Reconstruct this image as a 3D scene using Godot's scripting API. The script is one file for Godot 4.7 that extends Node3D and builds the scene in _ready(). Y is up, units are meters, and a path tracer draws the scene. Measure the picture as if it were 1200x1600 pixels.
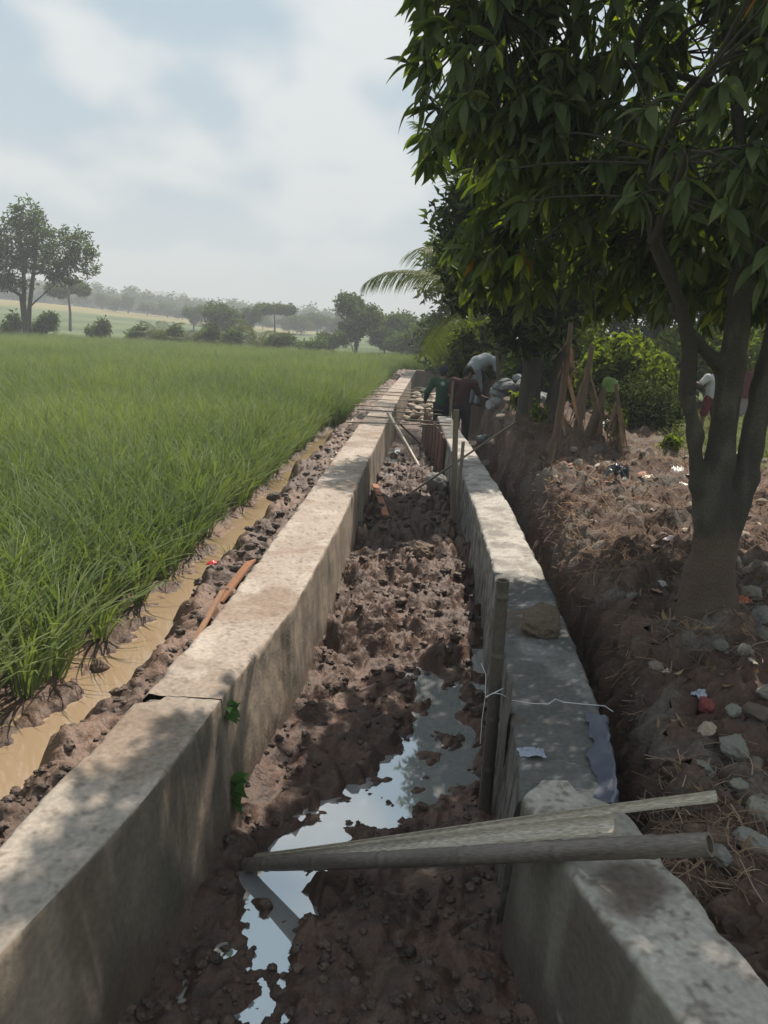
extends Node3D
# An irrigation canal under construction beside a rice field. Wall tops lie at y = 0, the lens 1.5 m above them.
const FPX := 1208.0                       # focal length of the photograph in its own pixels
var eye := Vector3(0, 1.5, 0)
var lens: Basis
var rng := RandomNumberGenerator.new()
var M := {}
var used := {}
var na := FastNoiseLite.new()             # smooth fbm
var nb := FastNoiseLite.new()             # fine fbm
var nc := FastNoiseLite.new()             # cellular lumps
var nr := FastNoiseLite.new()             # ridged
var ns := FastNoiseLite.new()             # one plain octave

# ---------- photograph pixels to places ----------
func ray(px: float, py: float) -> Vector3:
	return -lens.z + lens.x * ((px - 600.0) / FPX) + lens.y * ((800.0 - py) / FPX)
func on(px: float, py: float, y: float) -> Vector3:
	var d := ray(px, py)
	return eye + d * ((y - eye.y) / d.y)
func at(px: float, py: float, depth: float) -> Vector3:
	var d := ray(px, py)
	return eye + d * (-depth / d.z)
func shown(p: Vector3) -> Vector3:        # pixel x, pixel y, depth along the lens
	var v := p - eye
	var d := -v.dot(lens.z)
	return Vector3(600.0 + FPX * v.dot(lens.x) / d, 800.0 - FPX * v.dot(lens.y) / d, d)

# ---------- naming ----------
func numbered(called: String) -> String:
	var n: int = used.get(called, 0)
	used[called] = n + 1
	return called if n == 0 else "%s_%03d" % [called, n]
func tag(o: Node, label: String, category: String, group := "") -> Node:
	o.set_meta("label", label)
	o.set_meta("category", category)
	if group != "":
		o.set_meta("group", group)
	return o
func thing(called: String, label: String, category: String, where := Vector3.ZERO, group := "") -> Node3D:
	var o := Node3D.new()
	o.name = numbered(called)
	add_child(o)
	o.position = where
	tag(o, label, category, group)
	return o
func piece(called: String, mesh: Mesh, m: Material, parent: Node = null) -> MeshInstance3D:
	var o := MeshInstance3D.new()
	o.mesh = mesh
	o.material_override = m
	if parent == null:
		o.name = numbered(called)
		add_child(o)
	else:
		o.name = called
		parent.add_child(o, true)
	return o
func setting(called: String, mesh: Mesh, m: Material) -> MeshInstance3D:
	var o := piece(called, mesh, m)
	o.set_meta("kind", "structure")
	return o
func scatter(called: String, mesh: Mesh, m: Material, xf: Array, cols: Array, parent: Node = null) -> MultiMeshInstance3D:
	var mm := MultiMesh.new()
	mm.transform_format = MultiMesh.TRANSFORM_3D
	mm.use_colors = cols.size() > 0
	mm.mesh = mesh
	mm.instance_count = xf.size()
	for i in xf.size():
		mm.set_instance_transform(i, xf[i])
		if cols.size() > 0:
			mm.set_instance_color(i, cols[i])
	var o := MultiMeshInstance3D.new()
	o.multimesh = mm
	o.material_override = m
	o.set_meta("kind", "stuff")
	if parent == null:
		o.name = numbered(called)
		add_child(o)
	else:
		o.name = called
		parent.add_child(o, true)
	return o

# ---------- mesh building ----------
class Shape:
	var v := PackedVector3Array()
	var n := PackedVector3Array()
	var c := PackedColorArray()
	var ix := PackedInt32Array()
	var col := Color(1, 1, 1)
	func quad(a: Vector3, b: Vector3, cc: Vector3, d: Vector3) -> void:   # flat
		var k := v.size()
		var nn := (cc - a).cross(b - a).normalized()
		if nn == Vector3.ZERO:
			nn = (d - a).cross(cc - a).normalized()
		for p in [a, b, cc, d]:
			v.append(p); n.append(nn); c.append(col)
		ix.append_array(PackedInt32Array([k, k + 1, k + 2, k, k + 2, k + 3]))
	func tri(a: Vector3, b: Vector3, cc: Vector3) -> void:
		var k := v.size()
		var nn := (cc - a).cross(b - a).normalized()
		for p in [a, b, cc]:
			v.append(p); n.append(nn); c.append(col)
		ix.append_array(PackedInt32Array([k, k + 1, k + 2]))
	func smooth_from(k0: int, i0: int) -> void:      # area weighted normals for what was added since
		var acc := PackedVector3Array()
		acc.resize(v.size() - k0)
		for i in range(i0, ix.size(), 3):
			var a := ix[i]; var b := ix[i + 1]; var d := ix[i + 2]
			var nn := (v[d] - v[a]).cross(v[b] - v[a])
			acc[a - k0] += nn; acc[b - k0] += nn; acc[d - k0] += nn
		for i in acc.size():
			n[k0 + i] = acc[i].normalized() if acc[i].length_squared() > 1e-18 else Vector3.UP
	func tube(pts: Array, rad: Array, sides := 8, cap := true, wob := 0.0, sd := 0) -> void:
		var k0 := v.size()
		var i0 := ix.size()
		var up := Vector3(0.31, 0.2, 0.93)
		for i in pts.size():
			var t: Vector3 = (pts[mini(i + 1, pts.size() - 1)] - pts[maxi(i - 1, 0)])
			t = t.normalized()
			var s := t.cross(up)
			if s.length() < 0.05:
				s = t.cross(Vector3(0.9, 0.3, 0.1))
			s = s.normalized()
			up = s.cross(t).normalized()
			for j in sides:
				var a := TAU * j / sides
				var r: float = rad[i]
				if wob > 0.0:
					r *= 1.0 + wob * sin(j * 2.4 + i * 1.7 + sd * 3.1) * sin(j * 5.1 + i * 0.9 + sd)
				v.append(pts[i] + (s * cos(a) + up * sin(a)) * r)
				n.append(Vector3.UP); c.append(col)
		for i in pts.size() - 1:
			for j in sides:
				var a := k0 + i * sides + j
				var b := k0 + i * sides + (j + 1) % sides
				ix.append_array(PackedInt32Array([a, b, b + sides, a, b + sides, a + sides]))
		smooth_from(k0, i0)
		if cap:
			for e in 2:
				var k := v.size()
				var base: int = k0 + (0 if e == 0 else (pts.size() - 1) * sides)
				var dirn: Vector3 = (pts[0] - pts[1]).normalized() if e == 0 else (pts[-1] - pts[-2]).normalized()
				for j in sides:
					v.append(v[base + j]); n.append(dirn); c.append(col)
				for j in range(1, sides - 1):
					if e == 0:
						ix.append_array(PackedInt32Array([k, k + j + 1, k + j]))
					else:
						ix.append_array(PackedInt32Array([k, k + j, k + j + 1]))
	func box(size: Vector3, bv: float, x: Transform3D) -> void:   # chamfered box
		var h := size * 0.5
		bv = minf(bv, minf(h.x, minf(h.y, h.z)) * 0.6)
		var pts := []
		for ax in 3:
			for sg in [-1.0, 1.0]:
				var fc := []
				for q in [[-1, -1], [1, -1], [1, 1], [-1, 1]]:
					var p := Vector3()
					p[ax] = sg * h[ax]
					p[(ax + 1) % 3] = q[0] * (h[(ax + 1) % 3] - bv)
					p[(ax + 2) % 3] = q[1] * (h[(ax + 2) % 3] - bv)
					fc.append(x * p)
				if sg > 0.0:
					quad(fc[0], fc[3], fc[2], fc[1])
				else:
					quad(fc[0], fc[1], fc[2], fc[3])
				pts.append(fc)
		for ax in 3:                        # edge chamfers
			var b := (ax + 1) % 3
			var d := (ax + 2) % 3
			for s1 in [-1.0, 1.0]:
				for s2 in [-1.0, 1.0]:
					var e := []
					for k in 2:
						for m in [-1.0, 1.0]:
							var p := Vector3()
							p[ax] = m * (h[ax] - bv)
							p[b] = s1 * (h[b] - (bv if k == 1 else 0.0))
							p[d] = s2 * (h[d] - (bv if k == 0 else 0.0))
							e.append(x * p)
					var cen: Vector3 = (e[0] + e[3]) * 0.5 - x.origin
					if (e[3] - e[0]).cross(e[1] - e[0]).dot(cen) > 0.0:
						quad(e[0], e[1], e[3], e[2])
					else:
						quad(e[0], e[2], e[3], e[1])
	func done() -> ArrayMesh:
		var ar := []
		ar.resize(Mesh.ARRAY_MAX)
		ar[Mesh.ARRAY_VERTEX] = v
		ar[Mesh.ARRAY_NORMAL] = n
		ar[Mesh.ARRAY_COLOR] = c
		ar[Mesh.ARRAY_INDEX] = ix
		var m := ArrayMesh.new()
		m.add_surface_from_arrays(Mesh.PRIMITIVE_TRIANGLES, ar)
		return m

func grid(nu: int, nv: int, pf: Callable, cf: Callable) -> ArrayMesh:     # pf(i, j) place, cf(i, j, place) colour
	var s := Shape.new()
	for j in nv:
		for i in nu:
			var p: Vector3 = pf.call(i, j)
			s.v.append(p)
			s.c.append(cf.call(i, j, p))
	s.n.resize(s.v.size())
	for j in nv - 1:
		for i in nu - 1:
			var a := j * nu + i
			s.ix.append_array(PackedInt32Array([a, a + nu, a + nu + 1, a, a + nu + 1, a + 1]))
	s.smooth_from(0, 0)
	if s.n[s.n.size() / 2].y < 0.0:       # face up
		for i in range(0, s.ix.size(), 3):
			var t := s.ix[i + 1]
			s.ix[i + 1] = s.ix[i + 2]
			s.ix[i + 2] = t
		for i in s.n.size():
			s.n[i] = -s.n[i]
	return s.done()

var ico_v := []
var ico_f := []
func make_ico(levels: int) -> Array:
	var t := (1.0 + sqrt(5.0)) / 2.0
	var vs := []
	for p in [[-1, t, 0], [1, t, 0], [-1, -t, 0], [1, -t, 0], [0, -1, t], [0, 1, t], [0, -1, -t], [0, 1, -t], [t, 0, -1], [t, 0, 1], [-t, 0, -1], [-t, 0, 1]]:
		vs.append(Vector3(p[0], p[1], p[2]).normalized())
	var fs := [[0, 11, 5], [0, 5, 1], [0, 1, 7], [0, 7, 10], [0, 10, 11], [1, 5, 9], [5, 11, 4], [11, 10, 2], [10, 7, 6], [7, 1, 8], [3, 9, 4], [3, 4, 2], [3, 2, 6], [3, 6, 8], [3, 8, 9], [4, 9, 5], [2, 4, 11], [6, 2, 10], [8, 6, 7], [9, 8, 1]]
	for l in levels:
		var mid := {}
		var nf := []
		for f in fs:
			var m := []
			for e in 3:
				var a: int = f[e]
				var b: int = f[(e + 1) % 3]
				var key := Vector2i(mini(a, b), maxi(a, b))
				if not mid.has(key):
					mid[key] = vs.size()
					vs.append(((vs[a] + vs[b]) * 0.5).normalized())
				m.append(mid[key])
			nf.append([f[0], m[0], m[2]]); nf.append([f[1], m[1], m[0]]); nf.append([f[2], m[2], m[1]]); nf.append([m[0], m[1], m[2]])
		fs = nf
	return [vs, fs]
var icos := {}
func rock(size: Vector3, sd: int, levels := 3, rough := 0.18, cuts := 6) -> ArrayMesh:   # a stone: a ball cut by planes and roughened
	if not icos.has(levels):
		icos[levels] = make_ico(levels)
	var g := RandomNumberGenerator.new()
	g.seed = sd * 7919 + 13
	var planes := []
	for i in cuts:
		var d := Vector3(g.randfn(), g.randfn(), g.randfn()).normalized()
		planes.append([d, g.randf_range(0.55, 0.85)])
	var s := Shape.new()
	var off := Vector3(sd * 3.7, sd * 1.3, sd * 9.1)
	for p in icos[levels][0]:
		var q: Vector3 = p
		for pl in planes:
			var e: float = q.dot(pl[0]) - pl[1]
			if e > 0.0:
				q -= pl[0] * e * 0.9
		q *= 1.0 + rough * na.get_noise_3dv((p + off) * 40.0) + rough * 0.35 * nb.get_noise_3dv((p + off) * 60.0)
		s.v.append(q * size * 0.5)
		var t := 1.0 + 0.25 * nb.get_noise_3dv((p + off) * 90.0)
		s.c.append(Color(t, t, t))
	s.n.resize(s.v.size())
	for f in icos[levels][1]:
		s.ix.append_array(PackedInt32Array([f[0], f[2], f[1]]))
	s.smooth_from(0, 0)
	if s.n[0].dot(s.v[0]) < 0.0:
		for i in s.n.size():
			s.n[i] = -s.n[i]
	return s.done()

# distance field of tapered capsules, meshed as surface nets. bones: [a, b, ra, rb]
func body(bones: Array, cell: float, k: float, s: Shape, lumps := 0.0) -> void:
	var lo: Vector3 = bones[0][0]
	var hi := lo
	for b in bones:
		for e in 2:
			var r = Vector3.ONE * (b[2 + e] + 3.0 * cell + lumps)
			lo = lo.min(b[e] - r)
			hi = hi.max(b[e] + r)
	var nx := int((hi.x - lo.x) / cell) + 2
	var ny := int((hi.y - lo.y) / cell) + 2
	var nz := int((hi.z - lo.z) / cell) + 2
	var f := PackedFloat32Array()
	f.resize(nx * ny * nz)
	f.fill(9.0)
	for b in bones:
		var pa: Vector3 = b[0]
		var pb: Vector3 = b[1]
		var ra: float = b[2]
		var rb: float = b[3]
		var pad := k + cell * 2.0 + lumps
		var l := (pa - Vector3.ONE * (ra + pad)).min(pb - Vector3.ONE * (rb + pad)) - lo
		var h := (pa + Vector3.ONE * (ra + pad)).max(pb + Vector3.ONE * (rb + pad)) - lo
		var ab := pb - pa
		var il := 1.0 / maxf(ab.length_squared(), 1e-9)
		for z in range(maxi(0, int(l.z / cell)), mini(nz, int(h.z / cell) + 2)):
			for y in range(maxi(0, int(l.y / cell)), mini(ny, int(h.y / cell) + 2)):
				var row := (z * ny + y) * nx
				for x in range(maxi(0, int(l.x / cell)), mini(nx, int(h.x / cell) + 2)):
					var p := lo + Vector3(x, y, z) * cell
					var t := clampf((p - pa).dot(ab) * il, 0.0, 1.0)
					var d := p.distance_to(pa + ab * t) - lerpf(ra, rb, t)
					var o := f[row + x]
					var w := maxf(k - absf(o - d), 0.0)
					f[row + x] = minf(o, d) - w * w / (4.0 * k)
	if lumps > 0.0:
		for z in nz:
			for y in ny:
				for x in nx:
					var i := (z * ny + y) * nx + x
					if f[i] < 0.2:
						f[i] += lumps * na.get_noise_3dv((lo + Vector3(x, y, z) * cell) * 120.0)
	var id := PackedInt32Array()
	id.resize(nx * ny * nz)
	id.fill(-1)
	var k0 := s.v.size()
	var i0 := s.ix.size()
	var offs := [0, 1, nx, nx + 1, nx * ny, nx * ny + 1, nx * ny + nx, nx * ny + nx + 1]
	for z in nz - 1:
		for y in ny - 1:
			for x in nx - 1:
				var i := (z * ny + y) * nx + x
				if f[i] > 2.0 * cell or f[i] < -2.0 * cell:
					continue
				var neg := 0
				for o in offs:
					if f[i + o] < 0.0:
						neg += 1
				if neg == 0 or neg == 8:
					continue
				var sum := Vector3.ZERO
				var cnt := 0
				for e in 12:
					var a: int = [0, 2, 4, 6, 0, 1, 4, 5, 0, 1, 2, 3][e]
					var b: int = [1, 3, 5, 7, 2, 3, 6, 7, 4, 5, 6, 7][e]
					var fa := f[i + offs[a]]
					var fb := f[i + offs[b]]
					if (fa < 0.0) != (fb < 0.0):
						var t := fa / (fa - fb)
						var va := Vector3(a & 1, (a >> 1) & 1, a >> 2)
						var vb := Vector3(b & 1, (b >> 1) & 1, b >> 2)
						sum += va.lerp(vb, t)
						cnt += 1
				id[i] = s.v.size()
				s.v.append(lo + (Vector3(x, y, z) + sum / cnt) * cell)
				s.n.append(Vector3.UP)
				s.c.append(s.col)
	for z in range(1, nz - 1):
		for y in range(1, ny - 1):
			for x in range(1, nx - 1):
				var i := (z * ny + y) * nx + x
				if f[i] > 2.0 * cell or f[i] < -2.0 * cell:
					continue
				var inside := f[i] < 0.0
				for ax in 3:
					var st: int = [1, nx, nx * ny][ax]
					if (f[i + st] < 0.0) == inside:
						continue
					var u: int = [nx, nx * ny, 1][ax]
					var w: int = [nx * ny, 1, nx][ax]
					var q := [id[i - u - w], id[i - w], id[i], id[i - u]]
					if q[0] < 0 or q[1] < 0 or q[2] < 0 or q[3] < 0:
						continue
					if inside:
						s.ix.append_array(PackedInt32Array([q[0], q[2], q[1], q[0], q[3], q[2]]))
					else:
						s.ix.append_array(PackedInt32Array([q[0], q[1], q[2], q[0], q[2], q[3]]))
	s.smooth_from(k0, i0)

# ---------- materials ----------
func noise_tex(kind: int, freq: float, oct: int, a: Color, b: Color, size := 512, sd := 1, normal := false, bump := 4.0) -> NoiseTexture2D:
	var f := FastNoiseLite.new()
	f.noise_type = kind
	f.seed = sd
	f.frequency = freq
	f.fractal_octaves = oct
	f.cellular_return_type = FastNoiseLite.RETURN_DISTANCE
	var t := NoiseTexture2D.new()
	t.width = size
	t.height = size
	t.seamless = true
	t.noise = f
	if normal:
		t.as_normal_map = true
		t.bump_strength = bump
	else:
		var g := Gradient.new()
		g.set_color(0, a)
		g.set_color(1, b)
		t.color_ramp = g
	return t
func lin(r: float, g: float, b: float) -> Color:
	return Color(r, g, b).linear_to_srgb()
func mat(c: Color, rough: float, tex: Texture2D = null, sc := Vector3.ONE, nrm: Texture2D = null, ns := 1.0, world := true) -> StandardMaterial3D:
	var m := StandardMaterial3D.new()
	m.albedo_color = c
	m.roughness = rough
	m.vertex_color_use_as_albedo = true
	if tex or nrm:
		m.uv1_triplanar = true
		m.uv1_world_triplanar = world
		m.uv1_scale = sc
	if tex:
		m.albedo_texture = tex
	if nrm:
		m.normal_enabled = true
		m.normal_texture = nrm
		m.normal_scale = ns
	return m
func leafy(c: Color, back: Color, rough := 0.5) -> StandardMaterial3D:
	var m := mat(c, rough)
	m.cull_mode = BaseMaterial3D.CULL_DISABLED
	m.backlight_enabled = true
	m.backlight = back
	m.metallic_specular = 0.25
	return m
func set_materials() -> void:
	var SX := FastNoiseLite.TYPE_SIMPLEX_SMOOTH
	var CE := FastNoiseLite.TYPE_CELLULAR
	var speck := noise_tex(SX, 0.06, 5, Color(0.62, 0.62, 0.62), Color(1, 1, 1), 512, 3)
	var conc := noise_tex(SX, 0.018, 6, Color(0.78, 0.775, 0.76), Color(1, 0.99, 0.97), 1024, 5)
	var rough_n := noise_tex(SX, 0.05, 5, Color.BLACK, Color.WHITE, 512, 8, true, 5.0)
	var mud_n := noise_tex(SX, 0.03, 6, Color.BLACK, Color.WHITE, 512, 9, true, 9.0)
	var fibre := noise_tex(SX, 0.05, 4, Color(0.55, 0.53, 0.5), Color(1, 1, 1), 512, 12)
	M.concrete = mat(Color.WHITE, 0.92, conc, Vector3.ONE * 1.6, rough_n, 0.22)
	M.mud = mat(Color.WHITE, 0.68, speck, Vector3.ONE * 2.1, mud_n, 0.8)
	M.earth = mat(Color.WHITE, 0.95, speck, Vector3.ONE * 1.7, mud_n, 0.8)
	M.ground = mat(Color.WHITE, 1.0, speck, Vector3.ONE * 0.11)
	M.stone = mat(Color.WHITE, 0.9, conc, Vector3.ONE * 3.0, rough_n, 0.6)
	M.wood = mat(Color.WHITE, 0.8, fibre, Vector3(1.2, 22, 22), rough_n, 0.25, false)
	M.bamboo = mat(Color.WHITE, 0.5, fibre, Vector3(1.0, 9, 9), null, 0.0, false)
	M.bark = mat(Color.WHITE, 0.95, fibre, Vector3(7, 2.2, 7), mud_n, 0.8)
	M.plain = mat(Color.WHITE, 0.8)
	M.cloth = mat(Color.WHITE, 0.95, speck, Vector3.ONE * 6.0, rough_n, 0.3)
	M.skin = mat(Color.WHITE, 0.6)
	M.plastic = mat(Color.WHITE, 0.35)
	M.film = mat(Color.WHITE, 0.3)
	M.mango = leafy(lin(1, 1, 1), lin(0.85, 1.0, 0.18), 0.42)
	M.leaf = leafy(lin(1, 1, 1), lin(0.85, 0.95, 0.2), 0.6)
	M.tuft = leafy(lin(0.15, 0.21, 0.06), lin(0.7, 0.8, 0.25), 0.5)
	M.rice = leafy(lin(1, 1, 1), lin(0.7, 0.8, 0.25), 0.65)
	M.dry = leafy(lin(1, 1, 1), lin(0.5, 0.4, 0.25), 0.9)
	var w := StandardMaterial3D.new()
	w.albedo_color = lin(0.6, 0.62, 0.63)
	w.metallic = 0.72
	w.roughness = 0.03
	M.puddle = w
	var d := StandardMaterial3D.new()
	d.albedo_color = lin(0.265, 0.19, 0.125)
	d.roughness = 0.06
	d.metallic_specular = 0.7
	M.ditch = d

# ---------- the lie of the canal: x of each wall edge by distance d ahead of the lens ----------
const LI := [[-1.5, -1.25], [0.5, -1.04], [1.56, -0.88], [1.79, -0.82], [2.23, -0.72], [2.91, -0.63], [3.98, -0.47], [5.85, -0.34], [8.9, -0.21], [11.9, -0.06], [17.9, 0.25], [25.6, 0.72], [31.0, 1.05], [34.0, 1.2]]
const LO := [[-1.5, -1.60], [0.5, -1.36], [1.98, -1.08], [2.31, -1.04], [2.77, -0.98], [2.95, -0.95], [3.74, -0.87], [4.9, -0.81], [6.98, -0.71], [12.6, -0.46], [18.6, -0.12], [25.6, 0.33], [31.0, 0.68], [34.0, 0.85]]
const RI := [[-1.5, 1.2], [0.5, 0.93], [1.44, 0.72], [1.84, 0.6], [2.32, 0.49], [2.45, 0.52], [2.96, 0.57], [4.02, 0.68], [5.14, 0.77], [7.02, 0.83], [9.18, 0.87], [12.0, 0.88], [15.3, 0.93], [34.0, 2.4]]
const RO := [[-1.5, 1.5], [0.5, 1.2], [1.56, 0.98], [1.91, 0.91], [2.34, 0.82], [2.5, 0.86], [3.06, 0.97], [3.78, 1.03], [4.76, 1.09], [7.09, 1.18], [9.28, 1.2], [13.7, 1.18], [15.3, 1.2], [34.0, 2.75]]
func along(t: Array, d: float) -> float:
	for i in range(1, t.size()):
		if d <= t[i][0]:
			return lerpf(t[i - 1][1], t[i][1], clampf((d - t[i - 1][0]) / (t[i][0] - t[i - 1][0]), 0.0, 1.0))
	return t[-1][1]
func steps(d0: float, d1: float, rel: float, least: float) -> Array:
	var r := [d0]
	while r[-1] < d1:
		r.append(minf(d1, r[-1] + maxf(least, rel * absf(r[-1]))))
	return r
func sstep(a: float, b: float, x: float) -> float:
	var t := clampf((x - a) / (b - a), 0.0, 1.0)
	return t * t * (3.0 - 2.0 * t)

# one poured length of wall between two edge tables, its top at `top`, standing in the mud
func wall(called: String, label: String, inner: Array, outer: Array, d0: float, d1: float, top: float, low: float, rel: float, look: int, group := "") -> MeshInstance3D:
	var ds := steps(d0, d1, rel, 0.012)
	var s := Shape.new()
	var side := signf(along(inner, d0) - along(outer, d0))        # +1: the canal lies towards +x
	var nface := 30
	var ntop := 20
	var nout := 12
	var count := nface + ntop + nout
	for j in ds.size():
		var d: float = ds[j]
		var xi := along(inner, d)
		var xo := along(outer, d)
		# crumbled ends
		if look == 0 and d > 2.72:
			xo = lerpf(xo, xi - 0.25, sstep(2.80, 2.87, d))
		if look == 2 and d > 2.1:
			xi = lerpf(xi, xi + 0.07, sstep(2.27, 2.4, d))
			xo = lerpf(xo, xo - 0.14, sstep(2.2, 2.42, d))
		var w := absf(xi - xo)
		var bi := 0.008 + 0.012 * maxf(0.0, na.get_noise_2d(d * 130.0, 3.0 + look * 50)) + 0.03 * maxf(0.0, nb.get_noise_2d(d * 70.0, 40.0 + look * 9) - 0.28)
		var bo := 0.015 + 0.03 * maxf(0.0, na.get_noise_2d(d * 110.0, 90.0 + look * 50))
		for i in count:
			var p: Vector3
			var nn: Vector3
			var part := 0
			var batter := 0.1 if look == 0 else 0.04
			if i < nface:                               # canal face, from below up
				var t := pow(float(i) / (nface - 1), 0.85)
				var y := lerpf(low, top - bi, t)
				p = Vector3(xi + side * batter * (1.0 - t), y, -d)
				nn = Vector3(side, 0, 0)
			elif i < nface + ntop:
				var t := float(i - nface) / (ntop - 1)
				p = Vector3(lerpf(xi - side * bi, xo + side * bo, t), top, -d)
				nn = Vector3.UP
				part = 1
			else:
				var t := float(i - nface - ntop) / (nout - 1)
				p = Vector3(xo, lerpf(top - bo, low, t), -d)
				nn = Vector3(-side, 0, 0)
				part = 2
			var dis := 0.012 * na.get_noise_3dv(p * 45.0 + Vector3(look * 31, 0, 0)) + 0.005 * nb.get_noise_3dv(p * 110.0)
			if part == 1:
				dis += 0.02 * na.get_noise_3dv(p * 16.0)
			if look == 3 and part == 1:                 # freshly trowelled top, ridged across
				dis += 0.014 * nr.get_noise_3d(p.x * 35.0, 0.0, p.z * 120.0)
			if look == 3 and part == 0:
				dis += 0.006 * nr.get_noise_3d(p.x * 60.0, p.y * 22.0, p.z * 130.0)
			p += nn * dis
			s.v.append(p)
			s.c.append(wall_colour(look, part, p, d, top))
	s.n.resize(s.v.size())
	for j in ds.size() - 1:
		for i in count - 1:
			var a := j * count + i
			if side > 0.0:
				s.ix.append_array(PackedInt32Array([a, a + 1, a + count + 1, a, a + count + 1, a + count]))
			else:
				s.ix.append_array(PackedInt32Array([a, a + count + 1, a + 1, a, a + count, a + count + 1]))
	s.smooth_from(0, 0)
	if s.n[nface + 8].y < 0.0:
		for i in range(0, s.ix.size(), 3):
			var t := s.ix[i + 1]
			s.ix[i + 1] = s.ix[i + 2]
			s.ix[i + 2] = t
		for i in s.n.size():
			s.n[i] = -s.n[i]
	for e in 2:                                         # broken end faces
		var base: int = 0 if e == 0 else (ds.size() - 1) * count
		var k := s.v.size()
		var k2 := s.ix.size()
		var cen := Vector3.ZERO
		for i in count:
			cen += s.v[base + i]
		cen /= count
		for i in count:
			s.v.append(s.v[base + i]); s.n.append(Vector3(0, 0, 1 if e == 0 else -1)); s.c.append(s.c[base + i])
		s.v.append(cen); s.n.append(Vector3(0, 0, 1 if e == 0 else -1)); s.c.append(Color(0.2, 0.18, 0.16))
		for i in count:
			s.ix.append_array(PackedInt32Array([k + i, k + (i + 1) % count, k + count]))
	var o := piece(called, s.done(), M.concrete)
	tag(o, label, "wall", group)
	return o
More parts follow.
